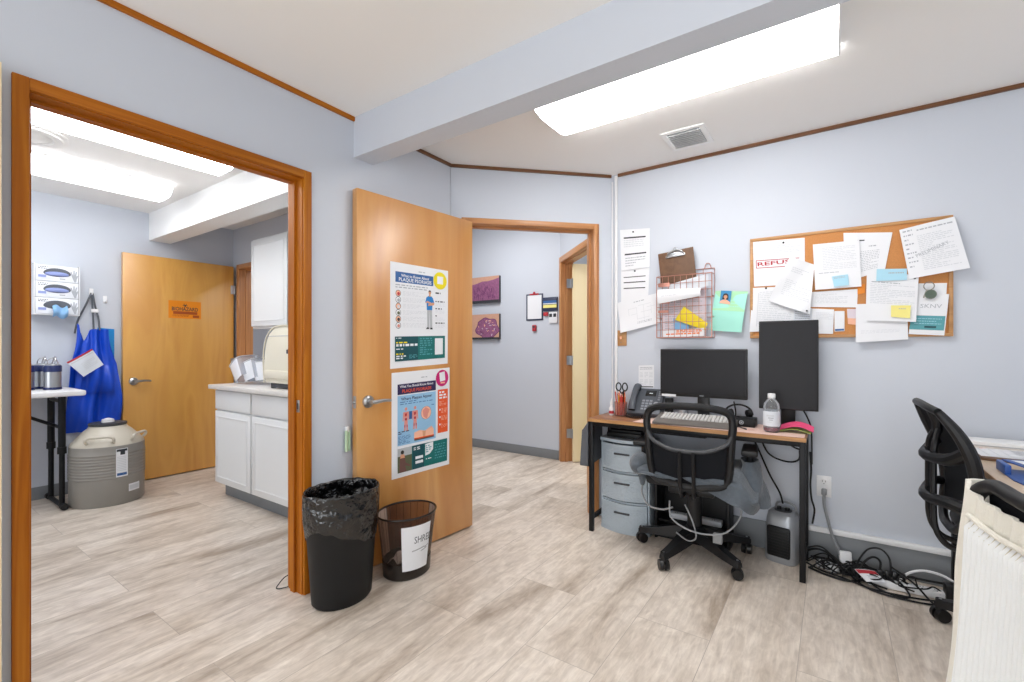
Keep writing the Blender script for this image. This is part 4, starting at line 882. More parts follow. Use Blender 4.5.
for x in (-0.485, -0.435):
    b = MB('print_grey'); b.tube([(x + 0.010 * math.cos(a), 2.9535, DZ + 0.028 + 0.010 * math.sin(a)) for a in [2 * math.pi * k / 12 for k in range(12)]], 0.0022, closed=True, n=6); b.cyl((x, 2.9545, DZ + 0.028), (x, 2.952, DZ + 0.028), 0.005, n=10); b.build('port', t)
t = thing('headset', 'black headset resting on the docking box', 'headset', (-0.45, 3.0, DZ + 0.052))
b = MB('black_plastic'); b.tube([(-0.535 + 0.075 - 0.075 * math.cos(a), 3.02, DZ + 0.068 + 0.055 * math.sin(a)) for a in [math.pi * k / 10 for k in range(11)]], 0.0055, n=8); b.build('headband', t)
for x, z in ((-0.505, DZ + 0.072), (-0.405, DZ + 0.076)):
    b = MB('black_plastic'); b.cyl((x - 0.008, 3.0, z), (x + 0.010, 3.015, z + 0.002), 0.020, 0.024, n=20); b.build('ear_cup', t)
b = MB('black_plastic'); b.tube([(-0.505, 2.995, DZ + 0.075), (-0.47, 2.965, DZ + 0.062), (-0.445, 2.95, DZ + 0.062)], 0.003, n=6); b.build('microphone', t)
b = MB('pad_pink'); b.prism([(-0.45, 2.89, DZ + 0.003), (-0.375, 2.845, DZ + 0.003), (-0.345, 2.90, DZ + 0.003), (-0.42, 2.945, DZ + 0.003)], (0, 0, 0.0015)); b.m('red_ink').box(-0.40, -0.36, 2.865, 2.869, DZ + 0.0047, DZ + 0.0052)
tag(b.build('note_card'), 'small pink note card lying left of the bottle', 'card')
b = MB('print_dark'); b.cyl((-0.455, 2.93, DZ + 0.0075), (-0.395, 2.85, DZ + 0.0085), 0.0035, n=8); tag(b.build('pen'), 'thin dark pen lying across the pink note card', 'pen')

# ------------------------------------------------------------------ bottle
t = thing('drink_bottle', 'clear plastic bottle with a pale label and pink drink left inside', 'bottle', (-0.275, 2.875, DZ))
clear('clear_pet', 'f4f6f8', 0.10, 0.05); mat('drink', '8a2c42', 0.15)
c = (-0.275, 2.875, DZ + 0.0025)
b = MB('clear_pet'); b.lathe([(0.030, 0.0), (0.038, 0.006), (0.040, 0.02), (0.0385, 0.03), (0.040, 0.045), (0.040, 0.115), (0.038, 0.122), (0.040, 0.132), (0.036, 0.155), (0.024, 0.172), (0.0165, 0.180), (0.0155, 0.195)], c, n=36, cap=False)
b.lathe([(0.029, 0.001), (0.001, 0.004)], c, n=36, cap=False); b.build('shell', t)
b = MB('drink'); b.lathe([(0.029, 0.003), (0.037, 0.008), (0.0385, 0.02), (0.0375, 0.026), (0.001, 0.026)], c, n=32); b.build('drink', t)
b = MB('paper_cool'); b.lathe([(0.0408, 0.034), (0.0412, 0.036), (0.0412, 0.112), (0.0408, 0.114)], c, n=36, cap=False); wl = b
b.build('label', t)
wrap_label(t, 'label_print', -2.3, -0.9, DZ + 0.045, DZ + 0.108, 0.0414, [(0.15, 0.15, 0.8, 0.3, 'print_light'), (0.3, 0.38, 0.75, 0.46, 'print_grey'), (0.4, 0.55, 0.7, 0.62, 'print_grey'), (0.2, 0.75, 0.6, 0.8, 'print_light')], c[0], c[1], 'paper_cool')
b = MB('white_plastic'); b.lathe([(0.0185, 0.182), (0.019, 0.184), (0.019, 0.204), (0.017, 0.208), (0.001, 0.208)], c, n=30); b.build('cap', t)
mat('pink_paper', 'e8507f', 0.6); mat('green_paper', 'b6d86a', 0.6)
for k, (m, lab, dz) in enumerate((('green_paper', 'yellow green paper sheet under the pink one at the desk end', 0.0), ('pink_paper', 'bright pink paper sheet bowed over the right end of the desk', 0.010))):
    b = MB(m); b.grid(lambda u, v: (-0.250 + 0.155 * u + 0.012 * k, 2.895 + 0.088 * v - 0.02 * u, DZ + 0.004 + dz + 0.020 * math.sin(math.pi * u * 0.95) * (1 + 0.3 * k) + 0.016 * v * k), 14, 6, 0.0015)
    tag(b.build('coloured_paper'), lab, 'paper', 'coloured sheets at the desk end')

# ------------------------------------------------------------------ task chair at the desk
mat('chair_black', '121316', 0.45, spec=0.4); mat('mesh_dark', '191b20', 0.8, bump=0.4, bscale=500, spec=0.2); mat('caster_black', '0c0d0f', 0.35)
def chair_base(t, cx, cy, a0, r=0.30, hub=0.11):
    for k in range(5):
        a = a0 + k * 2 * math.pi / 5; ca, sa = math.cos(a), math.sin(a)
        P = lambda q, w, z: (cx + q * ca - w * sa, cy + q * sa + w * ca, z)
        b = MB('chair_black'); b.loft([[P(q, w, zb), P(q, -w, zb), P(q, -w * 0.75, zt), P(q, w * 0.75, zt)] for q, w, zb, zt in ((0.03, 0.040, hub - 0.01, hub + 0.058), (0.12, 0.036, hub - 0.022, hub + 0.040), (0.24, 0.029, 0.072, 0.110), (r - 0.005, 0.025, 0.066, 0.096), (r + 0.018, 0.016, 0.066, 0.086))])
        b.cyl(P(r, 0, 0.05), P(r, 0, 0.097), 0.019, 0.017, n=14); b.m('steel').cyl(P(r, 0, 0.097), P(r, 0, 0.100), 0.006, n=8); lg = b.build('base_leg', t)
        b = MB('caster_black'); ct = a + 0.9
        for s_ in (-1, 1):
            off = V((-math.sin(ct), math.cos(ct), 0)); c0 = V(P(r, 0, 0.030)) + off * (0.006 * s_); c1 = V(P(r, 0, 0.030)) + off * (0.026 * s_)
            b.cyl(c0, c1, 0.030, 0.027, n=22)
        b.box(P(r, 0, 0)[0] - 0.010, P(r, 0, 0)[0] + 0.010, P(r, 0, 0)[1] - 0.010, P(r, 0, 0)[1] + 0.010, 0.03, 0.062, 0.003)
        b.build('caster', lg)
    b = MB('chair_black'); b.lathe([(0.050, hub - 0.012), (0.052, hub + 0.05), (0.040, hub + 0.065), (0.034, hub + 0.068)], (cx, cy, 0), n=28); b.build('hub', t)
t = thing('task_chair', 'black mesh back task chair pulled up to the narrow desk', 'office chair', (-0.67, 2.82, 0))
cx, cy = -0.662, 2.82
chair_base(t, cx, cy, R(253), 0.31)
b = MB('chair_black'); b.cyl((cx, cy, 0.15), (cx, cy, 0.345), 0.040, n=24); b.m('black_metal').cyl((cx, cy, 0.29), (cx, cy, 0.40), 0.022, n=20); b.build('column', t)
C = Matrix.Translation((cx, cy, 0)) @ Matrix.Rotation(R(6), 4, 'Z')
b = MB('chair_black', C); b.box(-0.12, 0.12, -0.16, 0.10, 0.385, 0.425, 0.01); b.cyl((0.0, 0.05, 0.405), (0.24, 0.05, 0.405), 0.008, n=8); b.build('mechanism', t)
mat('seat_black', '1b1c1f', 0.85, bump=0.2, bscale=400)
b = MB('seat_black', C); b.box(-0.24, 0.24, -0.205, 0.24, 0.425, 0.495, 0.03, 3); b.build('seat', t)
def bk(x, z): # back curve: local y for a given x and height
    return -0.245 - 0.10 * (z - 0.45) + 0.045 * (x / 0.23) ** 2 * 0.9 - 0.02 * math.sin(math.pi * (z - 0.45) / 0.46)
zb, zt = 0.470, 0.886
loop = [(-0.175, zb + 0.005), (-0.09, zb - 0.008), (0, zb - 0.012), (0.09, zb - 0.008), (0.175, zb + 0.008), (0.205, zb + 0.06), (0.214, zb + 0.16), (0.222, zb + 0.28), (0.226, zt - 0.09), (0.215, zt - 0.035), (0.17, zt - 0.008), (0.08, zt + 0.004), (0, zt + 0.006), (-0.08, zt + 0.004), (-0.17, zt - 0.008), (-0.215, zt - 0.035), (-0.226, zt - 0.09), (-0.222, zb + 0.28), (-0.214, zb + 0.16), (-0.205, zb + 0.06)]
b = MB('chair_black', C); loop = [(x * 0.955, z) for x, z in loop]; b.tube([(x, bk(x, z), z) for x, z in loop], 0.020, closed=True, n=10, sub=5); br_ = b.build('back_frame', t)
strap = [(-0.212, 0.755), (-0.19, 0.705), (-0.12, 0.668), (-0.05, 0.655), (0.05, 0.655), (0.12, 0.668), (0.19, 0.705), (0.212, 0.755)]
b = MB('dark_grey', C); b.tube([(x, bk(x, z) - 0.008, z) for x, z in strap], 0.011, n=10, sub=5); b.build('lumbar_strap', t)
b = MB('mesh_dark', C)
def low(x):
    x = min(max(x, -0.212), 0.212)
    for (xa, za), (xb, zb_) in zip(strap, strap[1:]):
        if xa <= x <= xb: return za + (zb_ - za) * (x - xa) / (xb - xa)
    return strap[0][1]
b.grid(lambda u, v: ((u - 0.5) * 0.40, bk((u - 0.5) * 0.40, 0.475 + (low((u - 0.5) * 0.40) - 0.475) * v) + 0.006, 0.475 + (low((u - 0.5) * 0.40) - 0.475) * v), 24, 14, 0.003); b.build('back_mesh', t)
b = MB('chair_black', C)
for x in (-0.038, 0.030): b.tube([(x, bk(0, 0.65) - 0.012, 0.655), (x, bk(0, 0.55) - 0.022, 0.55), (x, bk(0, 0.48) - 0.02, 0.46), (x * 0.9, -0.24, 0.40), (x * 0.8, -0.14, 0.395)], 0.010, n=8)
b.build('back_support', t)
for s_ in (-1, 1):
    b = MB('chair_black', C); x = 0.275 * s_
    b.tube([(0.18 * s_, 0.0, 0.415), (x, 0.0, 0.43), (x + 0.012 * s_, -0.01, 0.50), (x + 0.012 * s_, -0.01, 0.62)], [0.016, 0.018, 0.018, 0.016], n=10, flat=1.0); arm = b.build('arm_post', t)
    b = MB('chair_black', C); b.box(x - 0.028, x + 0.052 if s_ > 0 else x + 0.028, -0.13, 0.11, 0.622, 0.652, 0.011, 3) if s_ > 0 else b.box(x - 0.052, x + 0.028, -0.13, 0.11, 0.622, 0.652, 0.011, 3); b.build('armrest', t)
# blanket on the seat
mat('blanket', '596169', 0.95, var=0.2, vscale=45, bump=1.0, bscale=70, sheen=0.3)
def blanket(u, v):
    # u across the chair from left to right, v from seat front to the hanging back hem
    x = -0.27 + 0.60 * u
    y = 0.19 - 0.415 * min(v / 0.55, 1.0)
    z = 0.512 + 0.012 * math.sin(9 * u + 4 * v) + 0.010 * math.sin(15 * v + 3 * u)
    if abs(x) > 0.25:
        z -= min(0.07, (abs(x) - 0.25) * 1.2) * (1.0 if x > 0 else 0.6)
    if v > 0.55:
        q = (v - 0.55) / 0.45; drop = (0.004 + 0.125 * max(0, u - 0.35) / 0.65) * q * (1 - 0.45 * max(0, (u - 0.82) / 0.18) ** 2)
        z -= drop + 0.006; y -= 0.014 - 0.016 * math.sin(17 * u + 3 * q) * q; y += 0.10 * max(0, (u - 0.85) / 0.15) ** 2 * q
    return (x, y, z)
b = MB('blanket', C); b.grid(blanket, 44, 34, 0.008); tag(b.build('blanket', smooth=70), 'grey fleece blanket bunched over the seat of the task chair', 'blanket')
b = MB('blanket', C); b.grid(lambda u, v: (0.285 + (0.055 + 0.010 * math.sin(6 * math.pi * u + 9 * v)) * math.cos(2 * math.pi * u) * (0.75 + 0.45 * v) + 0.03 * v, -0.03 + 0.085 * math.sin(2 * math.pi * u) * (0.9 + 0.4 * v), 0.59 - 0.22 * v + 0.015 * math.sin(7 * u * 2 * math.pi / 7 * 2) * v), 28, 14); tag(b.build('fleece_wrap', smooth=70), 'grey fleece wrapped around the right arm of the task chair', 'blanket')
b = MB('blanket', C); b.ball((-0.285, -0.14, 0.53), 0.062, sx=0.85, sy=1.5, sz=1.0); tag(b.build('fleece_bundle', smooth=70), 'grey fleece bundle poking out left of the task chair back', 'blanket')

# ------------------------------------------------------------------ under the desk
mat('heater_silver', '9b9fa4', 0.35, metal=0.4)
t = thing('space_heater', 'silver and black fan heater on the floor under the desk', 'heater', (-0.225, 3.03, 0))
X = Matrix.Translation((-0.235, 3.03, 0)) @ Matrix.Rotation(R(-12), 4, 'Z')
b = MB('heater_silver', X); sec = lambda z, k, t_: [(k * 0.082 * math.copysign(abs(math.cos(a)) ** 0.6, math.cos(a)), t_ + 0.068 * k * math.copysign(abs(math.sin(a)) ** 0.6, math.sin(a)), z) for a in [2 * math.pi * i / 28 for i in range(28)]]
b.loft([sec(0.0, 0.95, 0), sec(0.01, 1.02, 0), sec(0.08, 1.0, 0), sec(0.23, 0.95, 0.006), sec(0.265, 0.88, 0.012), sec(0.278, 0.70, 0.016)]); b.build('case', t)
b = MB('black_plastic', X); b.box(-0.060, 0.058, -0.078, -0.055, 0.035, 0.205, 0.012)
for i in range(9): b.box(-0.052, 0.050, -0.081, -0.077, 0.05 + i * 0.016, 0.055 + i * 0.016)
b.build('grille', t)
b = MB('dark_grey', X); b.lathe([(0.045, 0.272), (0.044, 0.280), (0.038, 0.282), (0.001, 0.282)], (0, 0.014, 0), n=24); b.m('black_plastic'); b.cyl((-0.02, 0.01, 0.282), (-0.02, 0.01, 0.296), 0.012, n=14); b.cyl((0.022, 0.01, 0.282), (0.022, 0.01, 0.296), 0.012, n=14); b.build('control_panel', t)
b = MB('heater_silver', X); b.tube([(-0.05, 0.055, 0.255), (-0.045, 0.06, 0.30), (0, 0.062, 0.312), (0.045, 0.06, 0.30), (0.05, 0.055, 0.255)], 0.006, n=8); b.build('carry_handle', t)
b = MB('black_plastic'); b.box(-0.93, -0.915, 2.93, 3.10, 0.0, 0.44, 0.003); b.box(-0.93, -0.50, 3.085, 3.10, 0.02, 0.30, 0.003); b.box(-0.915, -0.50, 2.96, 3.085, 0.10, 0.115, 0.003); b.box(-0.515, -0.50, 2.96, 3.085, 0.0, 0.30, 0.003); b.box(-0.915, -0.515, 2.96, 3.085, 0.0, 0.02)
tag(b.build('floor_shelf'), 'low black shelf on the floor under the desk', 'shelf')
t = thing('power_strip', 'pale grey power strip on the low black shelf under the desk', 'power strip', (-0.66, 3.02, 0.115))
b = MB('print_light'); b.box(-0.86, -0.55, 3.0, 3.06, 0.116, 0.150, 0.006); b.build('body', t)
b = MB('dark_grey')
for i in range(5):
    for dx in (-0.006, 0.006): b.box(-0.82 + i * 0.055 + dx - 0.0015, -0.82 + i * 0.055 + dx + 0.0015, 3.018, 3.028, 0.1495, 0.1508)
b.build('socket', t)
mat('cord_grey', '8a8d90', 0.5)
b = MB('cord_grey'); b.tube([(-0.90, 2.63, 0.43), (-0.905, 2.62, 0.37), (-0.86, 2.60, 0.31), (-0.78, 2.585, 0.305), (-0.72, 2.58, 0.33)], 0.005, n=6); b.tube([(-0.74, 2.59, 0.36), (-0.72, 2.57, 0.27), (-0.60, 2.565, 0.225), (-0.47, 2.60, 0.235), (-0.40, 2.64, 0.31), (-0.385, 2.66, 0.40)], 0.0045, n=6)
b.tube([(-0.66, 2.60, 0.35), (-0.615, 2.58, 0.27), (-0.60, 2.585, 0.19), (-0.65, 2.62, 0.15), (-0.72, 2.65, 0.17)], 0.004, n=6)
b.box(-0.52, -0.475, 2.60, 2.63, 0.175, 0.225, 0.004); b.m('blanket'); b.tube([(-0.905, 2.635, 0.50), (-0.905, 2.632, 0.46), (-0.905, 2.628, 0.41)], [0.016, 0.024, 0.010], n=10)
tag(b.build('heating_cord'), 'grey heating pad cord with plugs dangling behind the task chair', 'cord')
for lab, pts in (('black cable running from the desk underside down to the fan heater', [(-0.40, 3.05, 0.70), (-0.36, 3.03, 0.62), (-0.30, 3.02, 0.48), (-0.25, 3.03, 0.38), (-0.235, 3.045, 0.315)]), ('black cable swagging low between chair arm and right desk leg', [(-0.36, 3.08, 0.70), (-0.31, 3.06, 0.59), (-0.22, 3.05, 0.555), (-0.16, 3.06, 0.57), (-0.155, 3.08, 0.62)]), ('short black cable just under the right end of the desk', [(-0.27, 3.0, 0.685), (-0.22, 3.02, 0.67), (-0.18, 3.05, 0.64), (-0.155, 3.06, 0.63)]), ('black cable wavering down beside the right rear desk leg', [(-0.106, 3.08, 0.62), (-0.10, 3.07, 0.52), (-0.104, 3.07, 0.44), (-0.098, 3.07, 0.36), (-0.085, 3.07, 0.30), (-0.095, 3.08, 0.22)])):
    b = MB('black_plastic'); b.tube(pts, 0.005, n=7); tag(b.build('desk_cable'), lab, 'cable')
for lab, pts in (('thin black cable hanging behind the upright portrait monitor', [(-0.19, 3.11, DZ + 0.16), (-0.15, 3.118, DZ + 0.12), (-0.115, 3.12, DZ + 0.05), (-0.100, 3.12, DZ - 0.02), (-0.098, 3.12, DZ - 0.20)]), ('thin black cable dropping behind the widescreen monitor', [(-0.50, 3.11, DZ + 0.13), (-0.49, 3.115, DZ + 0.06), (-0.50, 3.11, DZ + 0.012)])):
    b = MB('black_plastic'); b.tube(pts, 0.004, n=6); tag(b.build('monitor_cable'), lab, 'cable')

# ------------------------------------------------------------------ papers on the wall left of the board
NW = (0, -1, 0)
PT = 'print_grey'
sheet('notice_sheet', 'upper white notice with two dark bars pinned by the corner', 'notice', [(-1.246, 3.1460, 2.040), (-1.031, 3.1460, 2.022), (-1.031, 3.1460, 1.755), (-1.235, 3.1460, 1.747)], NW, 'paper', [('r', 0.12, 0.19, 0.86, 0.225, 'print_dark'), ('l', 0.12, 0.26, 0.8, 0.46, 4, 'print_light'), ('r', 0.14, 0.60, 0.88, 0.635, 'print_dark'), ('l', 0.16, 0.70, 0.85, 0.95, 4, 'print_grey', 0.35)], curl(0.006, 0.004), 'notices by the corner', pins=[(0.45, 0.07, 'black_gloss')])
sheet('notice_sheet', 'lower white notice with three dark lines below the two bar one', 'notice', [(-1.239, 3.1470, 1.751), (-1.034, 3.1470, 1.752), (-1.045, 3.1470, 1.516), (-1.239, 3.1470, 1.527)], NW, 'paper', [('r', 0.10, 0.22, 0.88, 0.245, 'print_dark'), ('r', 0.10, 0.38, 0.88, 0.41, 'print_dark'), ('r', 0.10, 0.56, 0.88, 0.59, 'print_dark')], None, 'notices by the corner', pins=[(0.5, 0.06, 'black_gloss')])
sheet('floor_plan_sketch', 'wide sheet with a faint hand drawn plan left of the wire basket', 'drawing', [(-1.266, 3.1400, 1.521), (-0.967, 3.1400, 1.575), (-0.960, 3.1400, 1.369), (-1.232, 3.1400, 1.306)], NW, 'paper', [('l', 0.4, 0.10, 0.95, 0.16, 1, 'print_grey')] + [('r', u, v, u + w, v + 0.012, 'print_light') for u, v, w in ((0.25, 0.3, 0.2), (0.5, 0.25, 0.3), (0.3, 0.5, 0.15), (0.55, 0.48, 0.25), (0.45, 0.68, 0.3), (0.7, 0.36, 0.2))] + [('r', u, v, u + 0.008, v + h, 'print_light') for u, v, h in ((0.25, 0.3, 0.22), (0.45, 0.3, 0.4), (0.62, 0.25, 0.5), (0.8, 0.3, 0.3), (0.92, 0.2, 0.4))] + [('l', 0.45, 0.78, 0.8, 0.86, 2, 'print_grey')], lambda u, v: 0.022 * max(0, v - 0.55) * (1 - u) * 2.2)
sheet('calendar', 'small printed sheet low on the wall between phone and monitor', 'calendar', [(-1.111, 3.1470, 1.078), (-1.003, 3.1470, 1.084), (-1.003, 3.1470, 0.927), (-1.111, 3.1470, 0.925)], NW, 'paper', [('l', 0.1, 0.08, 0.9, 0.22, 2, 'print_grey')] + [('l', 0.08 + 0.31 * i, 0.30 + 0.33 * j, 0.30 + 0.31 * i, 0.55 + 0.33 * j, 4, 'print_light', 0.6) for i in range(3) for j in range(2)] + [('r', 0.06, 0.93, 0.95, 0.97, 'print_dark')])
t = thing('light_switch', 'wooden light switch plate beside the desk corner', 'light switch', (-1.236, 3.15, 1.225))
b = MB('desk_edge'); b.box(-1.278, -1.196, 3.142, 3.15, 1.215, 1.325, 0.003); b.build('plate', t)
b = MB('salmon'); b.box(-1.243, -1.231, 3.132, 3.142, 1.262, 1.282, 0.002); b.m('brass_steel'); b.cyl((-1.237, 3.1425, 1.30), (-1.237, 3.1405, 1.30), 0.004, n=10); b.cyl((-1.237, 3.1425, 1.24), (-1.237, 3.1405, 1.24), 0.004, n=10); b.build('toggle', t)

# wire basket
mat('rose_gold', 'b98476', 0.3, metal=0.85)
t = thing('wire_basket', 'rose gold wire file basket hung on the wall over the desk', 'wire basket', (-0.81, 3.15, 1.27))
bx0, bx1, bz0, bz1, yb, yf = -0.958, -0.617, 1.268, 1.678, 3.144, 3.062
b = MB('rose_gold'); r = 0.0026; zf = 1.668
for x in [bx0 + (bx1 - bx0) * i / 9 for i in range(10)]:
    b.cyl((x, yf, bz0), (x, yf, zf - 0.0), r * 0.7, n=6); b.cyl((x, yf, bz0), (x, yb, bz0), r * 0.7, n=6)
for i in range(9):
    z = bz0 + (zf - bz0) * i / 8; b.cyl((bx0, yf, z), (bx1, yf, z), r * (1.3 if i in (0, 8) else 0.7), n=6)
b.build('front_grid', t)
b = MB('rose_gold')
for x in [bx0 + (bx1 - bx0) * i / 5 for i in range(6)]: b.cyl((x, yb, bz0), (x, yb, bz1 + 0.03), r * 0.7, n=6)
for z in (bz0, bz0 + 0.13, bz0 + 0.26, bz1 + 0.03): b.cyl((bx0, yb, z), (bx1, yb, z), r, n=6)
for z in (bz0, bz0 + 0.13, bz0 + 0.26, zf):
    for x in (bx0, bx1): b.cyl((x, yf, z), (x, yb, z), r, n=6)
for x in (bx0, bx1): b.cyl((x, yf, bz0), (x, yf, zf), r * 1.3, n=6)
b.tube([(bx1 - 0.06, yb, bz1 + 0.03), (bx1 - 0.05, yb - 0.004, bz1 + 0.06), (bx1 - 0.03, yb - 0.004, bz1 + 0.06), (bx1 - 0.02, yb, bz1 + 0.03)], r, n=6)
b.build('back_grid', t)
b = MB('rose_gold'); b.box(bx0 + 0.01, bx0 + 0.085, yf - 0.004, yf - 0.002, 1.60, 1.625, 0.001); b.box(bx0 + 0.01, bx0 + 0.085, yf - 0.004, yf - 0.002, 1.49, 1.505); b.box(bx0 + 0.01, bx0 + 0.075, yf - 0.004, yf - 0.002, 1.43, 1.447); b.build('name_plate', t)
# clipboard
t = thing('clipboard', 'brown hardboard clipboard leaning out of the wire basket', 'clipboard', (-0.85, 3.10, 1.53))
C = Matrix.Translation((-0.836, 3.105, 1.70)) @ Matrix.Rotation(R(-6), 4, 'Y')
b = MB('hardboard', C); b.box(-0.113, 0.113, -0.002, 0.002, -0.19, 0.140, 0.0015); b.build('board', t)
b = MB('steel', C); b.box(-0.062, 0.062, -0.012, -0.003, 0.098, 0.112, 0.002); b.box(-0.045, 0.045, -0.010, -0.002, 0.110, 0.128, 0.003); b.tube([(-0.05, -0.008, 0.108), (-0.042, -0.018, 0.125), (-0.02, -0.016, 0.135), (0, -0.014, 0.138), (0.02, -0.016, 0.135), (0.042, -0.018, 0.125), (0.05, -0.008, 0.108)], 0.006, n=8)
b.tube([(0.010 * math.cos(a), -0.006, 0.148 + 0.010 * math.sin(a)) for a in [2 * math.pi * k / 12 for k in range(12)]], 0.003, closed=True, n=6); b.build('clip', t)
sheet('filed_paper', 'white papers curling over the top of the wire basket', 'paper', [(-0.948, 3.082, 1.60), (-0.64, 3.075, 1.665), (-0.640, 3.075, 1.59), (-0.948, 3.078, 1.50)], NW, 'paper_cool', [('l', 0.05, 0.1, 0.9, 0.3, 4, 'print_light')], lambda u, v: 0.012 * math.sin(3 * u) * (1 - v), 'papers in the wire basket')
sheet('filed_paper', 'folded white papers bulging across the front of the wire basket', 'paper', [(-0.95, 3.052, 1.585), (-0.68, 3.048, 1.575), (-0.68, 3.05, 1.525), (-0.95, 3.056, 1.490)], NW, 'paper', [('l', 0.1, 0.2, 0.6, 0.6, 3, 'print_light')], lambda u, v: 0.010 * math.sin(math.pi * v), 'papers in the wire basket')
mat('yellow_env', 'e9d21c', 0.55); mat('blue_card', '7aa9d0', 0.6); mat('orange_print', 'e8844e', 0.6); mat('lilac_paper', 'd8cdd6', 0.7)
sheet('filed_paper', 'greyish pink printed sheet at the back inside the wire basket', 'paper', [(-0.94, 3.125, 1.62), (-0.66, 3.125, 1.62), (-0.66, 3.125, 1.285), (-0.94, 3.125, 1.285)], NW, 'lilac_paper', [('l', 0.06, 0.35, 0.9, 0.9, 12, 'print_grey', 0.3)], None, 'papers in the wire basket')
sheet('envelope', 'bright yellow envelope slanting inside the wire basket', 'envelope', [(-0.848, 3.0900, 1.383), (-0.791, 3.0900, 1.468), (-0.645, 3.0900, 1.354), (-0.663, 3.0900, 1.313)], NW, 'yellow_env', (), lambda u, v: 0.004 * math.sin(3 * u))
sheet('filed_card', 'pale blue card standing low in the wire basket', 'card', [(-0.863, 3.1000, 1.397), (-0.756, 3.1000, 1.380), (-0.768, 3.1000, 1.310), (-0.857, 3.1000, 1.318)], NW, 'blue_card')
sheet('filed_leaflet', 'white leaflet with orange lettering in the bottom of the wire basket', 'leaflet', [(-0.927, 3.0750, 1.312), (-0.665, 3.0750, 1.326), (-0.665, 3.0750, 1.275), (-0.927, 3.0750, 1.273)], NW, 'paper', [('l', 0.35, 0.05, 0.95, 0.45, 2, 'orange_print', 0.75), ('l', 0.1, 0.5, 0.9, 0.9, 1, 'orange_print', 0.5)])
# mint card with a portrait
sheet('mint_card', 'mint green open greeting card pinned right of the wire basket', 'card', [(-0.609, 3.1320, 1.560), (-0.425, 3.1320, 1.544), (-0.458, 3.1320, 1.295), (-0.642, 3.1320, 1.311)], NW, 'mint', [('p', [(0, 0), (1, 0), (1, 0.50), (0, 0.48)], 'mint_green'), ('l', 0.5, 0.22, 0.9, 0.45, 3, 'mint', 0.25)], lambda u, v: 0.012 * math.sin(math.pi * v) + 0.02 * v * u, pins=[(0.36, 0.02, 'white_plastic')])
mat('photo_blue', '2f86b9', 0.4)
sheet('portrait_photo', 'small portrait photo on blue pinned over the mint card', 'photo', [(-0.574, 3.1180, 1.559), (-0.514, 3.1180, 1.552), (-0.523, 3.1180, 1.469), (-0.583, 3.1180, 1.481)], NW, 'photo_blue', [('p', [(0.0, 1.0), (0.06, 0.80), (0.32, 0.70), (0.66, 0.70), (0.95, 0.82), (1.0, 1.0)], 'salmon'), ('e', 0.5, 0.40, 0.27, 'hair'), ('p', [(0.22, 0.42), (0.78, 0.42), (0.80, 0.68), (0.20, 0.68)], 'hair'), ('r', 0.42, 0.55, 0.58, 0.74, 'skin'), ('e', 0.5, 0.47, 0.18, 'skin')])

# ------------------------------------------------------------------ cork board
t = thing('cork_board', 'wood framed cork board crowded with papers over the desk', 'cork board', (0.038, 3.14, 1.26))
b = MB('cork'); b.box(-0.40, 0.476, 3.134, 3.1495, 1.272, 1.846); b.build('cork_panel', t)
b = MB('desk_edge'); f0, f1, g0, g1, w = -0.414, 0.490, 1.258, 1.860, 0.017
b.box(f0, f1, 3.128, 3.1495, g0, g0 + w, 0.002); b.box(f0, f1, 3.128, 3.1495, g1 - w, g1, 0.002); b.box(f0, f0 + w, 3.128, 3.1495, g0 + w, g1 - w, 0.002); b.box(f1 - w, f1, 3.128, 3.1495, g0 + w, g1 - w, 0.002); b.build('frame', t)
G = 'papers pinned to the cork board'; pin = 'black_gloss'
sheet('pinned_paper', 'white sheet stamped REFUSE in red at the upper left of the board', 'paper', [(-0.398, 3.1310, 1.841), (-0.133, 3.1310, 1.831), (-0.132, 3.1310, 1.566), (-0.392, 3.1310, 1.571)], NW, 'paper', [('l', 0.30, 0.12, 0.92, 0.30, 5, 'print_light'), ('t', 'REFUSE', 0.07, 0.55, 0.022, 'red_ink', {'bold': True, 'fit': 0.78, 'rot': 2}), ('r', 0.05, 0.42, 0.90, 0.435, 'red_ink'), ('r', 0.05, 0.585, 0.90, 0.60, 'red_ink'), ('r', 0.05, 0.42, 0.065, 0.60, 'red_ink')], None, G, pins=[(0.6, 0.07, pin)])
sheet('pinned_paper', 'printed white sheet at the lower left of the board above the upright monitor', 'paper', [(-0.400, 3.1290, 1.563), (-0.180, 3.1290, 1.558), (-0.190, 3.1290, 1.304), (-0.416, 3.1290, 1.297)], NW, 'paper', [('l', 0.18, 0.10, 0.95, 0.85, 18, 'print_light', 0.4), ('r', 0.15, 0.12, 0.17, 0.88, 'print_light')], curl(0.004, 0.0), G, pins=[(0.33, 0.02, pin)])
sheet('pinned_paper', 'tilted crumpled white sheet swinging off one pin left of centre', 'paper', [(-0.204, 3.1100, 1.728), (-0.086, 3.1100, 1.670), (-0.107, 3.1100, 1.389), (-0.313, 3.1100, 1.478)], NW, 'paper', [('l', 0.25, 0.18, 0.9, 0.30, 3, 'print_light', 0.4), ('l', 0.2, 0.45, 0.95, 0.80, 9, 'print_light', 0.3)], lambda u, v: 0.010 * math.sin(5 * u + 4 * v) + 0.012 * v * (1 - u), G, pins=[(0.92, 0.95, pin)])
sheet('pinned_paper', 'long white printed strip sheet behind the one with the blue note', 'paper', [(-0.098, 3.1300, 1.518), (0.111, 3.1300, 1.520), (0.107, 3.1300, 1.420), (-0.117, 3.1300, 1.434)], NW, 'paper', [('l', 0.1, 0.2, 0.8, 0.8, 7, 'print_light', 0.35)], None, G)
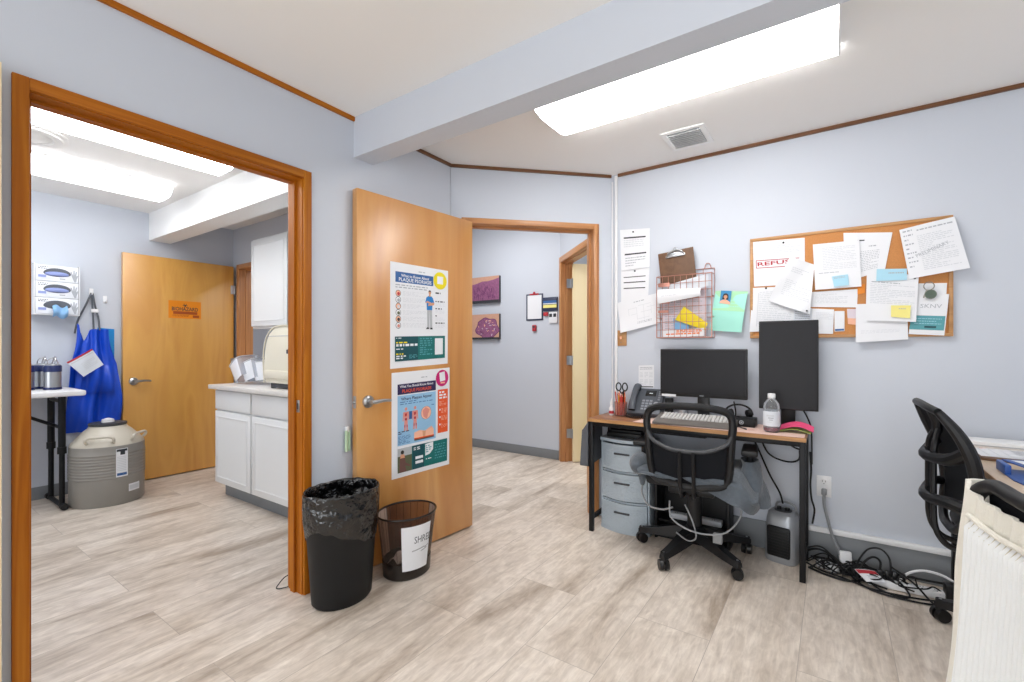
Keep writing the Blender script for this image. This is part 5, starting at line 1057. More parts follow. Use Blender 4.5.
sheet('pinned_paper', 'white printed sheet with a pale bar title right of the blue noted one', 'paper', [(0.047, 3.1280, 1.832), (0.256, 3.1280, 1.806), (0.225, 3.1280, 1.611), (0.054, 3.1280, 1.562)], NW, 'paper', [('r', 0.28, 0.16, 0.45, 0.185, 'print_dark'), ('l', 0.55, 0.30, 0.85, 0.36, 1, 'print_grey'), ('l', 0.35, 0.42, 0.80, 0.9, 12, 'print_grey', 0.28)], None, G, pins=[])
sheet('pinned_paper', 'white printed sheet with a light blue note near its bottom edge', 'paper', [(-0.094, 3.1200, 1.785), (0.117, 3.1200, 1.783), (0.126, 3.1200, 1.531), (-0.082, 3.1200, 1.527)], NW, 'paper', [('l', 0.2, 0.10, 0.92, 0.60, 14, 'print_light', 0.3), ('l', 0.10, 0.64, 0.85, 0.67, 1, 'print_grey')], curl(0.006, 0.003), G, pins=[(0.05, 0.06, 'white_plastic')])
sheet('sticky_note', 'light blue sticky note on the sheet left of the orange tab', 'sticky note', [(-0.005, 3.1120, 1.595), (0.067, 3.1120, 1.601), (0.072, 3.1120, 1.542), (0.005, 3.1120, 1.537)], NW, 'sticky_blue', [('l', 0.1, 0.1, 0.8, 0.3, 2, 'print_grey', 0.4)], curl(0.006, 0.004), 'sticky notes on the board')
sheet('sticky_note', 'small orange sticky tab between the overlapping board papers', 'sticky note', [(0.109, 3.1270, 1.539), (0.141, 3.1270, 1.544), (0.141, 3.1270, 1.496), (0.109, 3.1270, 1.490)], NW, 'sticky_orange', (), None, 'sticky notes on the board')
sheet('pinned_paper', 'large sheet with a slanting grey PRELIMINARY stamp at the upper right of the board', 'paper', [(0.282, 3.1120, 1.811), (0.492, 3.1120, 1.848), (0.543, 3.1120, 1.586), (0.322, 3.1120, 1.554)], NW, 'paper', [('l', 0.05, 0.05, 0.22, 0.85, 9, 'print_grey', 0.3), ('l', 0.30, 0.08, 0.95, 0.14, 1, 'print_grey', 0.4), ('l', 0.28, 0.20, 0.90, 0.90, 20, 'print_light', 0.4), ('t', 'PRELIMINARY', 0.20, 0.62, 0.018, 'print_grey', {'fit': 0.62, 'rot': 16})], lambda u, v: 0.024 * v * u + 0.004 * math.sin(4 * u), G, pins=[])
sheet('pinned_paper', 'blank white sheet hanging below the board edge under the yellow noted page', 'paper', [(0.102, 3.1240, 1.438), (0.314, 3.1240, 1.432), (0.318, 3.1240, 1.244), (0.101, 3.1240, 1.230)], NW, 'paper', [('l', 0.1, 0.70, 0.85, 0.80, 3, 'print_light', 0.25)], curl(0.010, 0.006), G)
sheet('pinned_paper', 'white printed page carrying a blue and a yellow sticky note', 'paper', [(0.149, 3.1160, 1.614), (0.359, 3.1160, 1.569), (0.347, 3.1160, 1.333), (0.143, 3.1160, 1.346)], NW, 'paper', [('l', 0.08, 0.25, 0.95, 0.66, 12, 'print_light', 0.4), ('l', 0.1, 0.20, 0.8, 0.24, 1, 'print_grey')], curl(0.004, 0.012), G, pins=[(0.93, 0.06, pin)])
sheet('sticky_note', 'long light blue sticky note at the top of the yellow noted page', 'sticky note', [(0.190, 3.1090, 1.617), (0.312, 3.1090, 1.608), (0.312, 3.1090, 1.549), (0.188, 3.1090, 1.554)], NW, 'sticky_blue', [('l', 0.4, 0.3, 0.9, 0.5, 1, 'print_grey', 0.5)], None, 'sticky notes on the board')
sheet('sticky_note', 'pale yellow sticky note on the page above the blank sheet', 'sticky note', [(0.248, 3.1020, 1.422), (0.327, 3.1020, 1.418), (0.323, 3.1020, 1.352), (0.248, 3.1020, 1.362)], NW, 'sticky_yellow', [('l', 0.4, 0.25, 0.75, 0.45, 1, 'print_grey', 0.3)], curl(0.0, 0.004), 'sticky notes on the board')
sheet('pinned_paper', 'small white slip hanging low on the board right of the upright monitor', 'paper', [(-0.098, 3.1280, 1.424), (0.005, 3.1280, 1.414), (0.000, 3.1280, 1.278), (-0.098, 3.1280, 1.282)], NW, 'paper', [('l', 0.2, 0.15, 0.9, 0.45, 5, 'print_light', 0.3)], None, G)
sheet('pinned_paper', 'small white slip with a blue foot bar low on the board', 'paper', [(0.006, 3.1290, 1.405), (0.052, 3.1290, 1.403), (0.052, 3.1290, 1.293), (0.007, 3.1290, 1.291)], NW, 'paper', [('r', 0.05, 0.88, 0.95, 0.97, 'poster_blue')], None, G)
sheet('pinned_paper', 'pinkish slip beside the two small white slips low on the board', 'paper', [(0.063, 3.1300, 1.414), (0.107, 3.1300, 1.412), (0.107, 3.1300, 1.325), (0.067, 3.1300, 1.331)], NW, 'salmon', [('r', 0, 0, 1, 0.6, 'lilac_paper')], None, G)
sheet('pinned_paper', 'narrow printed sheet showing just above the upright monitor', 'paper', [(-0.190, 3.1300, 1.437), (-0.098, 3.1300, 1.427), (-0.098, 3.1300, 1.325), (-0.190, 3.1300, 1.333)], NW, 'paper_cool', [('l', 0.1, 0.1, 0.9, 0.7, 5, 'print_grey', 0.4)], None, G)
sheet('booklet', 'white backing sheet behind the booklet with the teal band', 'booklet', [(0.359, 3.1300, 1.530), (0.467, 3.1300, 1.524), (0.456, 3.1300, 1.290), (0.334, 3.1300, 1.293)], NW, 'paper', (), None, G)
sheet('booklet', 'white SKNV booklet with a teal band at the lower right of the board', 'booklet', [(0.341, 3.1240, 1.477), (0.473, 3.1240, 1.467), (0.455, 3.1240, 1.262), (0.320, 3.1240, 1.272)], NW, 'paper', [('t', 'SKNV', 0.22, 0.34, 0.020, 'print_grey', {'fit': 0.62}), ('r', 0.0, 0.53, 0.97, 0.88, 'teal_flat'), ('l', 0.12, 0.60, 0.88, 0.78, 3, 'sticky_blue', 0.2), ('r', 0.42, 0.78, 0.75, 0.83, 'poster_teal_dark')], lambda u, v: 0.006 * u, G)
t = thing('key_ring', 'metal key ring with a tag hanging on the booklet', 'keys', (0.40, 3.118, 1.49))
K = V((0.397, 3.1120, 1.512)); b = MB('brass_steel'); b.tube([K + V((0.020 * math.cos(a), -0.001, 0.020 * math.sin(a))) for a in [2 * math.pi * k / 16 for k in range(16)]], 0.0022, closed=True, n=6); b.build('ring', t)
K2 = K + V((0.006, -0.003, -0.042)); b = MB(mat('tag_green', '4a5a4c', 0.4)); b.cyl(K2 + V((0, 0.002, 0)), K2 - V((0, 0.002, 0)), 0.022, n=24); b.m('brass_steel').tube([K2 + V((0.022 * math.cos(a), 0, 0.022 * math.sin(a))) for a in [2 * math.pi * k / 20 for k in range(20)]], 0.002, closed=True, n=6); b.build('tag_disc', t)
b = MB('brass_steel'); b.prism([K + V((-0.012, -0.004, -0.018)), K + V((-0.006, -0.004, -0.018)), K + V((-0.018, -0.004, -0.06)), K + V((-0.024, -0.004, -0.058))], (0, 0.002, 0)); b.build('key', t)

# ------------------------------------------------------------------ outlet, cables on the floor
t = thing('wall_outlet', 'white double wall outlet right of the narrow desk', 'outlet', (-0.042, 3.15, 0.365))
b = MB('white_plastic'); b.box(-0.077, -0.007, 3.143, 3.15, 0.362, 0.480, 0.003); b.build('plate', t)
for z in (0.398, 0.446):
    b = MB('white_plastic'); b.lathe([(0.0175, 0.0), (0.016, 0.003)], (0, 0, 0), n=24); bmesh.ops.rotate(b.bm, cent=(0, 0, 0), matrix=Matrix.Rotation(R(90), 3, 'X'), verts=b.bm.verts); bmesh.ops.translate(b.bm, vec=(-0.042, 3.143, z), verts=b.bm.verts)
    b.m('dark_grey')
    for dx in (-0.007, 0.007): b.box(-0.042 + dx - 0.0012, -0.042 + dx + 0.0012, 3.1385, 3.1402, z + 0.000, z + 0.009)
    b.cyl((-0.042, 3.1385, z - 0.008), (-0.042, 3.1402, z - 0.008), 0.0025, n=8); b.build('socket', t)
b = MB('cord_grey'); b.box(-0.054, -0.028, 3.105, 3.138, 0.380, 0.412, 0.005); b.tube([(-0.041, 3.115, 0.385), (-0.040, 3.105, 0.33), (-0.024, 3.10, 0.25), (-0.004, 3.10, 0.17), (0.022, 3.09, 0.105), (0.03, 3.085, 0.075)], 0.0075, n=8)
tag(b.build('extension_cord'), 'thick grey cord plugged into the wall outlet', 'cord')
def adapter(label, c, size, rz, m='white_plastic', tilt=0):
    b = MB(m); b.obox(c, size, Matrix.Rotation(rz, 4, 'Z') @ Matrix.Rotation(tilt, 4, 'X'), 0.006)
    return tag(b.build('power_adapter'), label, 'power adapter', 'power adapters on the floor')
adapter('white power adapter standing under the grey plug cord', (0.055, 3.085, 0.055), (0.055, 0.035, 0.09), R(12), tilt=R(-14))
adapter('white power adapter lying beside the upright one among black cables', (-0.02, 3.03, 0.022), (0.10, 0.05, 0.035), R(-25))
adapter('black power brick in the cable heap near the wall outlet', (0.085, 3.03, 0.025), (0.11, 0.055, 0.04), R(15), 'black_plastic')
adapter('black power brick at the right end of the white power strip', (0.465, 2.985, 0.045), (0.06, 0.055, 0.08), R(5), 'caster_black')
t = thing('power_strip', 'long white power strip on the floor by the grey baseboard', 'power strip', (0.31, 2.99, 0))
X = Matrix.Translation((0.30, 2.985, 0)) @ Matrix.Rotation(R(3), 4, 'Z')
b = MB('white_plastic', X); b.box(-0.155, 0.150, -0.026, 0.026, 0.002, 0.036, 0.006); b.build('body', t)
b = MB('dark_grey', X)
for i in range(5):
    x = -0.11 + i * 0.055
    for dx in (-0.006, 0.006): b.box(x + dx - 0.0014, x + dx + 0.0014, 0.002, 0.011, 0.0358, 0.0368)
    b.cyl((x, -0.010, 0.0358), (x, -0.010, 0.0368), 0.003, n=8)
b.build('socket', t)
c = V((0.145, 2.93, 0.050))
sheet('warning_label', 'white tag with a red stripe on the cables in front of the power strip', 'tag', [c + V((-0.055, 0.035, 0.012)), c + V((0.03, 0.06, 0.014)), c + V((0.075, 0.0, -0.008)), c + V((-0.008, -0.035, -0.012))], (0, -0.3, 1), 'paper', [('r', 0.02, 0.04, 0.98, 0.36, 'red_ink'), ('l', 0.3, 0.5, 0.9, 0.85, 3, 'print_grey', 0.4)], lambda u, v: 0.004 * math.sin(3 * u))
rr = random.Random(11)
paths = [
    [(-0.12, 3.09, 0.06), (-0.07, 3.08, 0.085), (-0.01, 3.06, 0.075), (0.05, 3.04, 0.04), (0.14, 3.03, 0.03), (0.24, 3.02, 0.04)],
    [(-0.13, 3.06, 0.08), (-0.06, 3.07, 0.105), (0.0, 3.05, 0.07), (0.04, 3.0, 0.03), (0.10, 2.96, 0.02), (0.22, 2.93, 0.012)],
    [(-0.12, 3.02, 0.02), (-0.05, 2.98, 0.010), (0.05, 2.95, 0.008), (0.15, 2.90, 0.008), (0.28, 2.90, 0.008), (0.40, 2.93, 0.008), (0.46, 2.96, 0.01)],
    [(-0.11, 2.99, 0.008), (-0.04, 2.95, 0.007), (0.04, 2.93, 0.007), (0.10, 2.95, 0.008), (0.13, 2.99, 0.02), (0.10, 3.03, 0.03)],
    [(-0.10, 3.05, 0.05), (-0.03, 3.0, 0.03), (0.03, 2.97, 0.02), (0.07, 2.99, 0.05), (0.13, 3.02, 0.06), (0.20, 3.04, 0.05), (0.28, 3.05, 0.02)],
    [(0.09, 2.98, 0.03), (0.11, 3.0, 0.10), (0.15, 3.03, 0.155), (0.20, 3.04, 0.165), (0.235, 3.03, 0.13), (0.24, 3.01, 0.06), (0.23, 2.98, 0.02)],
    [(0.10, 2.96, 0.02), (0.13, 3.0, 0.09), (0.17, 3.03, 0.12), (0.20, 3.03, 0.10), (0.19, 3.0, 0.04)],
    [(0.24, 3.03, 0.09), (0.28, 3.0, 0.075), (0.33, 2.96, 0.050), (0.37, 2.90, 0.02), (0.40, 2.84, 0.012), (0.41, 2.80, 0.012)],
    [(0.16, 2.93, 0.02), (0.20, 2.90, 0.010), (0.26, 2.885, 0.007), (0.30, 2.90, 0.010), (0.29, 2.94, 0.03), (0.25, 3.0, 0.05), (0.22, 3.02, 0.06)],
    [(0.22, 3.05, 0.05), (0.30, 3.06, 0.045), (0.38, 3.05, 0.05), (0.47, 3.06, 0.05)],
    [(0.05, 3.06, 0.03), (0.12, 3.06, 0.055), (0.18, 3.05, 0.05), (0.26, 3.02, 0.045), (0.30, 2.98, 0.04)],
    [(-0.10, 3.10, 0.03), (-0.02, 3.09, 0.035), (0.06, 3.02, 0.015), (0.12, 2.92, 0.008), (0.20, 2.87, 0.007), (0.33, 2.87, 0.007), (0.45, 2.90, 0.008)],
]
labs = ['black cable arching low from the desk leg to the middle of the floor tangle', 'topmost black cable humping over the floor tangle beside the desk leg', 'long black cable lying along the front of the floor tangle', 'black cable curling back under the white adapters', 'black cable snaking through the middle of the floor tangle', 'black cable rising in the tall loop over the red striped tag', 'black cable in the smaller loop nested inside the tall one', 'black cable leading from the power strip toward the wheeled chair', 'black cable looped flat in front of the white power strip', 'black cable running behind the white power strip along the baseboard', 'black cable crossing from the upright adapter to the power strip', 'frontmost black cable sweeping wide on the floor before the power strip']
for i, pts in enumerate(paths):
    b = MB('black_plastic'); b.tube(pts, 0.0045 if i % 3 else 0.0055, n=7)
    tag(b.build('floor_cable'), labs[i], 'cable', 'black cables tangled on the floor')
for i in range(14):
    x0 = rr.uniform(-0.12, 0.10); x1 = x0 + rr.uniform(0.15, 0.36); n = 6; q = [rr.uniform(0, 6.28) for _ in range(3)]; y0 = rr.uniform(2.95, 3.08)
    b = MB('black_plastic'); b.tube([(x0 + (x1 - x0) * k / n + 0.02 * math.sin(q[0] + 2.1 * k), min(3.12, y0 - 0.25 * ((x0 + x1) / 2 - 0) * 0.2 + 0.035 * math.sin(q[1] + 1.7 * k)), 0.012 + 0.05 * abs(math.sin(q[2] + 1.3 * k)) * (0.4 + 0.6 * (k not in (0, n)))) for k in range(n + 1)], 0.0035, n=6)
    tag(b.build('floor_cable'), 'thin black cable buried in the dense floor tangle along the baseboard', 'cable', 'thin black cables in the floor tangle')
b = MB('white_plastic'); b.tube([(0.27, 2.99, 0.04), (0.31, 3.03, 0.075), (0.37, 3.05, 0.095), (0.44, 3.05, 0.09), (0.50, 3.04, 0.06)], 0.006, n=8); tag(b.build('white_cord'), 'white cord arching over the power strip', 'cord')
for k in range(4):
    b = MB('caster_black'); x = 0.185 + 0.03 * k; b.box(x, x + 0.022, 2.985 + 0.004 * k, 3.01 + 0.004 * k, 0.0365, 0.075, 0.004); tag(b.build('power_plug'), ('first', 'second', 'third', 'fourth')[k] + ' black plug along the white power strip from the red striped tag', 'plug', 'black plugs in the power strip')

# ------------------------------------------------------------------ right hand desk
t = thing('side_desk', 'tan topped desk against the wall at the right edge', 'desk', (0.95, 2.3, 0))
b = MB('desk_tan'); b.box(0.472, 1.30, 1.05, 3.12, 0.712, 0.738, 0.002); b.m('desk_edge').box(0.4705, 0.4725, 1.05, 3.12, 0.713, 0.737); b.build('desktop', t)
for y in (1.09, 3.05):
    for x in (0.474, 1.24):
        b = MB('black_metal'); b.box(x, x + 0.028, y, y + 0.035, 0, 0.712, 0.002); b.build('leg', t)
b = MB('black_metal'); b.box(0.485, 0.515, 1.12, 3.05, 0.665, 0.7115, 0.002); b.box(1.24, 1.27, 1.12, 3.05, 0.665, 0.7115, 0.002); b.build('side_rail', t)
b = MB('white_paint'); b.box(0.52, 1.25, 2.96, 3.10, 0.739, 0.772, 0.002); b.m('print_grey').box(0.52, 1.25, 2.958, 2.9605, 0.754, 0.756); tag(b.build('flat_carton'), 'long flat white carton along the wall on the side desk', 'carton')
b = MB('orange_print'); b.cyl((0.545, 2.93, 0.744), (0.62, 2.90, 0.744), 0.005, n=8); tag(b.build('pen'), 'orange pen in front of the flat white carton', 'pen')
b = MB('hardboard'); b.prism([(0.508, 2.89, 0.739), (0.502, 2.67, 0.739), (0.95, 2.60, 0.739), (1.0, 2.88, 0.739)], (0, 0, 0.010)); tag(b.build('clipboard'), 'dark board under the spread papers on the side desk', 'clipboard')
for k in range(4):
    d = 0.006 * k
    sheet('document', ('lowest', 'second lowest', 'second highest', 'topmost')[k] + ' white printed sheet of the fanned stack on the side desk', 'document', [(0.505 + 0.03 * k, 2.905 - d, 0.7505 + 0.0016 * k), (0.80 + 0.05 * k, 2.93 - d, 0.7505 + 0.0016 * k), (0.82 + 0.05 * k, 2.70 + d, 0.7505 + 0.0016 * k), (0.51 + 0.03 * k, 2.71 + d, 0.7505 + 0.0016 * k)], (0, 0, 1), 'paper', [('l', 0.08, 0.1, 0.92, 0.92, 16, 'print_light', 0.4)], None, 'printed sheets on the side desk', thick=0.001)
mat('folder_blue', '2b55a0', 0.4)
b = MB('folder_blue'); b.prism([(0.515, 2.50, 0.739), (0.515, 2.31, 0.739), (0.56, 2.10, 0.739), (0.90, 2.12, 0.739), (0.90, 2.56, 0.739)], (0, 0, 0.004)); b.box(0.512, 0.53, 2.40, 2.51, 0.739, 0.775, 0.003)
b.prism([(0.53, 2.52, 0.772), (0.88, 2.58, 0.772), (0.88, 2.30, 0.768), (0.62, 2.20, 0.768)], (0, 0, 0.004))
tag(b.build('ring_binder'), 'blue binder with white pages lying open on the side desk', 'binder')
sheet('document', 'white page with a blue edge lying on the blue binder', 'document', [(0.55, 2.50, 0.778), (0.85, 2.55, 0.778), (0.86, 2.33, 0.774), (0.635, 2.25, 0.774)], (0, 0, 1), 'paper', [('r', 0.0, 0.9, 1.0, 0.96, 'folder_blue')], None, 'pages on the blue binder')

# ------------------------------------------------------------------ ergonomic chair at the side desk
t = thing('ergonomic_chair', 'black ergonomic chair with a wing topped back tucked under the side desk', 'office chair', (0.66, 2.62, 0))
chair_base(t, 0.66, 2.62, R(155), 0.30)
b = MB('chair_black'); b.cyl((0.66, 2.62, 0.16), (0.66, 2.62, 0.40), 0.030, n=20); b.build('column', t)
b = MB('seat_black'); b.box(0.43, 0.90, 2.38, 2.86, 0.42, 0.49, 0.03, 3); b.build('seat', t)
far = [(0.303, 2.68, 0.963), (0.332, 2.69, 0.890), (0.366, 2.70, 0.810), (0.388, 2.70, 0.735), (0.396, 2.69, 0.640), (0.385, 2.67, 0.53)]
near = [(0.312, 2.25, 0.968), (0.356, 2.24, 0.905), (0.386, 2.23, 0.842), (0.404, 2.23, 0.774), (0.410, 2.24, 0.690), (0.395, 2.26, 0.60)]
b = MB('chair_black'); b.tube(far, [0.013, 0.017, 0.019, 0.019, 0.018, 0.016], n=10); b.tube(near, [0.013, 0.019, 0.022, 0.022, 0.020, 0.017], n=10)
b.tube([far[0], (0.292, 2.60, 0.975), (0.288, 2.47, 0.98), (0.294, 2.33, 0.977), near[0]], 0.014, n=10); b.tube([far[-1], (0.375, 2.56, 0.50), (0.378, 2.36, 0.52), near[-1]], 0.016, n=10); b.build('back_frame', t)
def lerp_path(P, q):
    q *= len(P) - 1; i = min(int(q), len(P) - 2); return V(P[i]).lerp(V(P[i + 1]), q - i)
b = MB('mesh_dark'); b.grid(lambda u, v: lerp_path(far, v).lerp(lerp_path(near, v), u) + V((0.022 * math.sin(math.pi * u), 0, 0)), 14, 24, 0.004); b.build('back_mesh', t)
b = MB('chair_black')
for y in (2.41, 2.53): b.tube([(0.340, (y + 2.47) / 2, 0.880), (0.325, y, 0.83), (0.321, y, 0.77), (0.321, y, 0.62), (0.324, y, 0.52), (0.343, y, 0.465), (0.38, y, 0.435), (0.48, y, 0.415)], 0.011, n=8)
b.tube([(0.340, 2.47, 0.87), (0.338, 2.47, 0.91), (0.322, 2.47, 0.955)], 0.018, n=10); b.build('spine', t)
for z, nm in ((0.79, 0), (0.63, 1)):
    b = MB('chair_black'); b.tube([(0.390, 2.24, z + 0.04 - 0.04 * nm), (0.352, 2.31, z + 0.0), (0.315, 2.41, z - 0.014), (0.304, 2.47, z - 0.014), (0.314, 2.54, z - 0.010), (0.345, 2.62, z + 0.01), (0.390, 2.70, z + 0.03 - 0.03 * nm)], [0.026, 0.023, 0.020, 0.021, 0.019, 0.018, 0.018], n=10, flat=1.0); b.build('back_bracket', t)
b = MB('chair_black'); b.box(0.44, 0.75, 2.33, 2.40, 0.62, 0.655, 0.012, 3); b.cyl((0.60, 2.365, 0.42), (0.60, 2.365, 0.63), 0.018, n=12); b.build('armrest', t)
b = MB('chair_black'); b.box(0.50, 0.75, 2.87, 2.93, 0.62, 0.655, 0.012, 3); b.cyl((0.60, 2.90, 0.42), (0.60, 2.90, 0.63), 0.018, n=12); b.build('armrest', t)

# ------------------------------------------------------------------ covered chair in the foreground
mat('chenille', 'e6e3d8', 0.95, var=0.04, vscale=14, bump=0.5, bscale=260, sheen=0.3); mat('rib_white', 'eceff0', 0.95, var=0.03, vscale=10, bump=0.3, bscale=300, sheen=0.3)
t = thing('covered_chair', 'black chair draped with a cream ribbed cover in the right foreground', 'office chair', (0.58, 1.22, 0))
chair_base(t, 0.58, 1.22, R(20), 0.28)
b = MB('chair_black'); b.cyl((0.58, 1.22, 0.16), (0.58, 1.22, 0.42), 0.030, n=18); b.build('column', t)
b = MB('seat_black'); b.box(0.34, 0.82, 0.98, 1.46, 0.42, 0.50, 0.03, 3); b.build('seat', t)
def rail(q):   # q 0 at the far end, 1 at the near end
    return V((0.270 + 0.042 * math.sin(math.pi * min(q, 1) * 0.9) + 0.012 * q, 1.492 - 0.44 * q, 0.895 - 0.005 * q - 0.0 * q * q))
b = MB('chair_black'); pts = [rail(q) for q in (0, 0.12, 0.3, 0.5, 0.7, 0.88, 1.0)]
b.tube([V((0.31, 1.47, 0.45)), V((0.285, 1.485, 0.70)), V((0.268, 1.492, 0.84))] + pts[1:-1] + [V((0.275, 1.07, 0.84)), V((0.29, 1.08, 0.70)), V((0.31, 1.09, 0.45))], 0.016, n=12); b.build('back_frame', t)
b = MB('mesh_dark'); b.grid(lambda u, v: V((0.295 + 0.03 * math.sin(math.pi * u) + 0.02 * v, 1.475 - 0.39 * u, 0.88 - 0.43 * v)), 14, 14, 0.006); b.build('back_mesh', t)
def cover(u, v, off=0.0):
    """u wraps from the inside of the far edge round the back toward the near edge; v runs down"""
    a = u * 0.56
    z0 = 0.892; z = z0 - 0.62 * v
    flare = 0.020 * v + 0.018 * v * v
    if a < 0.06:
        q = a / 0.06; x = 0.315 - 0.058 * q; y = 1.497 + 0.016 * math.sin(math.pi * q)
    else:
        q = (a - 0.06) / 0.5; x = 0.257 + 0.045 * math.sin(math.pi * min(1, q) * 0.85) + 0.03 * q; y = 1.500 - 0.50 * q
        z -= 0.045 * math.sin(math.pi * min(1.0, q * 1.6)) * (1 - v) * 0.55 + (0.010 * (1 - v) if q > 0.05 else 0)
    return V((x - flare - off, y + 0.010 * v, z))
b = MB('chenille'); b.grid(lambda u, v: cover(u, v, 0.0) + V((0.004 * math.sin(70 * u + 6 * v) * max(0.0, 1 - 2.6 * v) + 0.003 * math.sin(9 * v + 20 * u), 0, 0)), 130, 40, 0.008); c_ = b.build('cover', t, smooth=70); c_['label'] = 'cream chenille chair cover'
b = MB('rib_white')
def ribs(u, v):
    uu = 0.185 + 0.80 * u; vv = 0.085 + 0.91 * v + 0.03 * math.exp(-u * 12) * 0
    edge = min(1.0, u / 0.02, v / 0.02, (1 - v) / 0.02)
    return cover(uu, vv, 0.008 + (0.002 + 0.016 * abs(math.sin(math.pi * (u * 25 + 0.25 * math.sin(3 * v + 5 * u)))) ** 0.6) * edge)
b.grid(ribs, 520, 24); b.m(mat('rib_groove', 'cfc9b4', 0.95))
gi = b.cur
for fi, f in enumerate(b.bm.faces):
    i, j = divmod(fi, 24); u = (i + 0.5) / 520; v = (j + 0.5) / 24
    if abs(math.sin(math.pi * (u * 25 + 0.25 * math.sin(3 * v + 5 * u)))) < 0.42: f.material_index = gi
b.build('ribbed_panel', t, smooth=80)
b = MB('chenille'); b.tube([cover(0.183, 0.99, 0.014), cover(0.183, 0.7, 0.014), cover(0.183, 0.4, 0.014), cover(0.184, 0.2, 0.014), cover(0.186, 0.10, 0.016), cover(0.20, 0.082, 0.017), cover(0.26, 0.082, 0.017), cover(0.36, 0.082, 0.017), cover(0.5, 0.082, 0.017), cover(0.7, 0.082, 0.017)], 0.006, n=8); b.build('piping', t)

# ------------------------------------------------------------------ hall wall
mat('stain_pink', '925b80', 0.5, var=0.5, vscale=55); mat('stain_cream', 'cc9f88', 0.5, var=0.12, vscale=40); mat('stain_purple', '6e3a66', 0.5, var=0.4, vscale=60)
def canvas(label, z0, z1, marks):
    t = thing('canvas_print', label, 'canvas print', (-3.40, 4.36, z0), 'canvas prints on the hall wall')
    b = MB('dark_grey'); b.box(-3.60, -3.188, 4.335, 4.3695, z0, z1, 0.002); b.build('stretcher', t)
    F = Face2D([(-3.60, 4.334, z1), (-3.188, 4.334, z1), (-3.188, 4.334, z0), (-3.60, 4.334, z0)], NW); b = MB('stain_pink'); b.poly([F.P(0, 0), F.P(1, 0), F.P(1, 1), F.P(0, 1)]); F.paint(b, marks); b.build('picture', t)
rr = random.Random(21)
mk = [('p', [(0, 0), (1, 0), (1, 0.08), (0.8, 0.14), (0.6, 0.18), (0.4, 0.17), (0.2, 0.24), (0, 0.28)], 'stain_cream')]
for i in range(70):
    u, v = rr.uniform(0.05, 0.9), rr.uniform(0.36, 0.8); w, h = rr.uniform(0.01, 0.03), rr.uniform(0.05, 0.14); mk.append(('p', [(u, v), (u + w, v + 0.01), (u + w * 1.4, v + h), (u + w * 0.4, v + h)], 'stain_purple'))
mk.append(('r', 0, 0.90, 1, 1, 'print_dark')); canvas('upper pink and purple tissue print on the hall wall', 1.735, 2.045, mk)
mk = [('r', 0, 0, 1, 0.92, 'stain_cream')]
for r_, m_ in ((0.42, 'stain_purple'), (0.39, 'stain_pink')):
    mk.append(('p', [(0.58 + r_ * (1 + 0.10 * math.sin(5 * a)) * math.cos(a), 0.56 + 0.98 * r_ * (1 + 0.08 * math.cos(7 * a)) * math.sin(a)) for a in [2 * math.pi * k / 40 for k in range(40)]], m_))
for i in range(46):
    a = rr.uniform(0, 6.28); q = 0.34 * math.sqrt(rr.random()); u, v = 0.58 + q * math.cos(a), 0.56 + q * math.sin(a); t_ = a + 0.9; L_ = rr.uniform(0.05, 0.13); w_ = rr.uniform(0.008, 0.02)
    du, dv = math.cos(t_), math.sin(t_)
    mk.append(('p', [(u - du * L_ / 2, v - dv * L_ / 2), (u + dv * w_, v - du * w_), (u + du * L_ / 2, v + dv * L_ / 2), (u - dv * w_, v + du * w_)], ('stain_purple', 'salmon', 'lilac_paper')[i % 3]))
mk.append(('r', 0, 0.92, 1, 1, 'print_dark')); canvas('lower tissue print with a swirling purple lobe on the hall wall', 1.303, 1.60, mk)
t = thing('clipboard', 'dark framed clipboard with a blank white sheet on the hall wall', 'clipboard', (-2.72, 4.36, 1.50))
b = MB(mat('navy_board', '2c3550', 0.5)); b.box(-2.83, -2.612, 4.362, 4.3695, 1.505, 1.80, 0.002); b.build('board', t)
b = MB('paper'); b.box(-2.812, -2.63, 4.3605, 4.3625, 1.522, 1.785); b.build('sheet', t)
b = MB('red_ink'); b.box(-2.78, -2.665, 4.354, 4.362, 1.787, 1.803, 0.002); b.cyl((-2.722, 4.36, 1.81), (-2.722, 4.354, 1.81), 0.014, n=14); b.build('clip', t)
t = thing('leaflet_rack', 'dark blue and yellow leaflet rack on the hall wall by the inner doorway', 'leaflet rack', (-2.51, 4.35, 1.48))
b = MB('navy_board'); b.box(-2.60, -2.43, 4.345, 4.3695, 1.60, 1.75, 0.002); b.m('sticky_yellow').box(-2.598, -2.432, 4.343, 4.346, 1.635, 1.668); b.m('poster_blue').box(-2.598, -2.432, 4.343, 4.346, 1.685, 1.712); b.m('paper').box(-2.598, -2.432, 4.343, 4.346, 1.675, 1.684); b.build('rack_body', t)
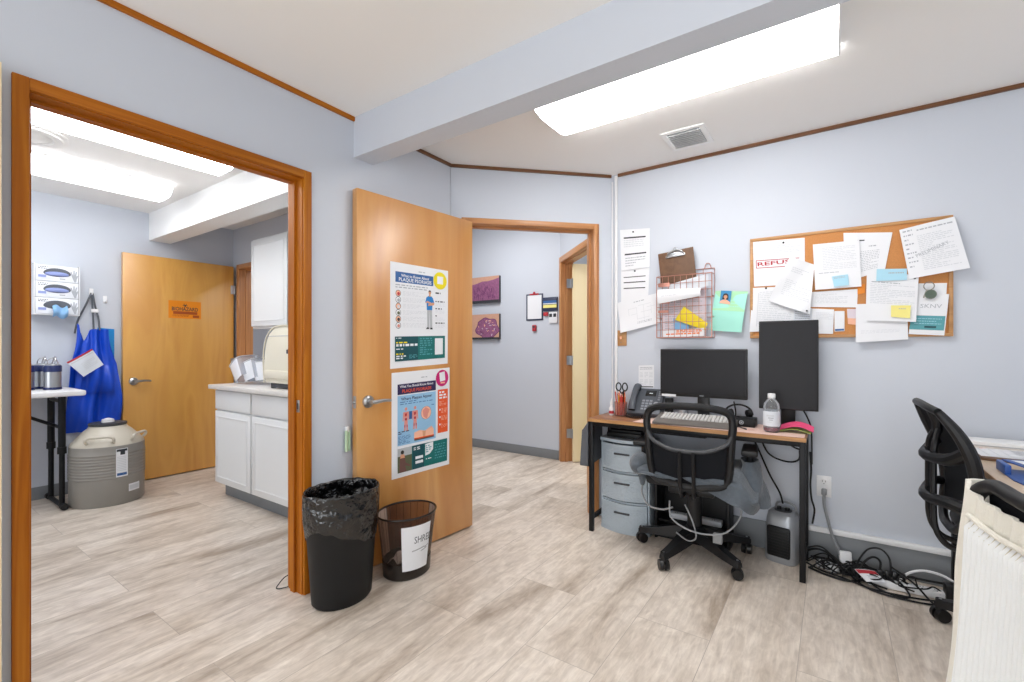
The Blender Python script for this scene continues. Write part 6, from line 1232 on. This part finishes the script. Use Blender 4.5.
b = MB('paper'); b.box(-2.53, -2.43, 4.35, 4.3695, 1.47, 1.59, 0.002); b.m('print_dark').box(-2.525, -2.49, 4.3485, 4.351, 1.535, 1.572); b.m('print_dark').box(-2.475, -2.44, 4.3485, 4.351, 1.535, 1.572); b.m('red_ink').box(-2.60, -2.545, 4.35, 4.3695, 1.55, 1.59, 0.002); b.build('small_cards', t)
b = MB('red_ink'); b.box(-2.745, -2.695, 4.345, 4.3695, 1.385, 1.455, 0.008); b.m('print_dark').box(-2.735, -2.705, 4.343, 4.346, 1.425, 1.445, 0.003); tag(b.build('timer'), 'small red timer on the hall wall under the clipboard', 'timer')

# ------------------------------------------------------------------ lamps out of view, added fill lights, world, camera
def area(name, loc, sx, sy, power, col=(1, 0.985, 0.97)):
    L = bpy.data.lights.new(name, 'AREA'); L.shape = 'RECTANGLE'; L.size = sx; L.size_y = sy; L.energy = power; L.color = col
    o = bpy.data.objects.new(name, L); COL.objects.link(o); o.location = loc; return o
for nm, loc, sx, sy, p in LAMPS: area(nm, loc, sx, sy, p)
for nm, loc, rot, sx, sy, p in FILL_LIGHTS:
    area(nm, loc, sx, sy, p, (0.96, 0.98, 1.0)).rotation_euler = [R(q) for q in rot]
w = bpy.data.worlds.new('World'); scene.world = w; w.use_nodes = True
w.node_tree.nodes['Background'].inputs['Color'].default_value = (0.8, 0.85, 0.9, 1); w.node_tree.nodes['Background'].inputs['Strength'].default_value = 0.3
cam = bpy.data.cameras.new('Camera'); co = bpy.data.objects.new('Camera', cam); COL.objects.link(co)
co.location = (0, 0, 1.20); co.rotation_euler = (R(90), 0, R(34.734)); cam.sensor_fit = 'HORIZONTAL'; cam.sensor_width = 36.0; cam.lens = 463.0 / 1024 * 36; cam.shift_y = 7 / 1024; cam.clip_start = 0.02
scene.camera = co
vs = scene.view_settings
scene.display_settings.display_device = 'sRGB'; vs.view_transform = 'Standard'; vs.look = 'None'; vs.exposure = EXPOSURE; vs.gamma = 1.0; vs.use_curve_mapping = False
scene.cycles.use_denoising = True; scene.cycles.diffuse_bounces = 6; scene.cycles.max_bounces = 12; scene.cycles.transparent_max_bounces = 24; scene.cycles.sample_clamp_indirect = 8.0
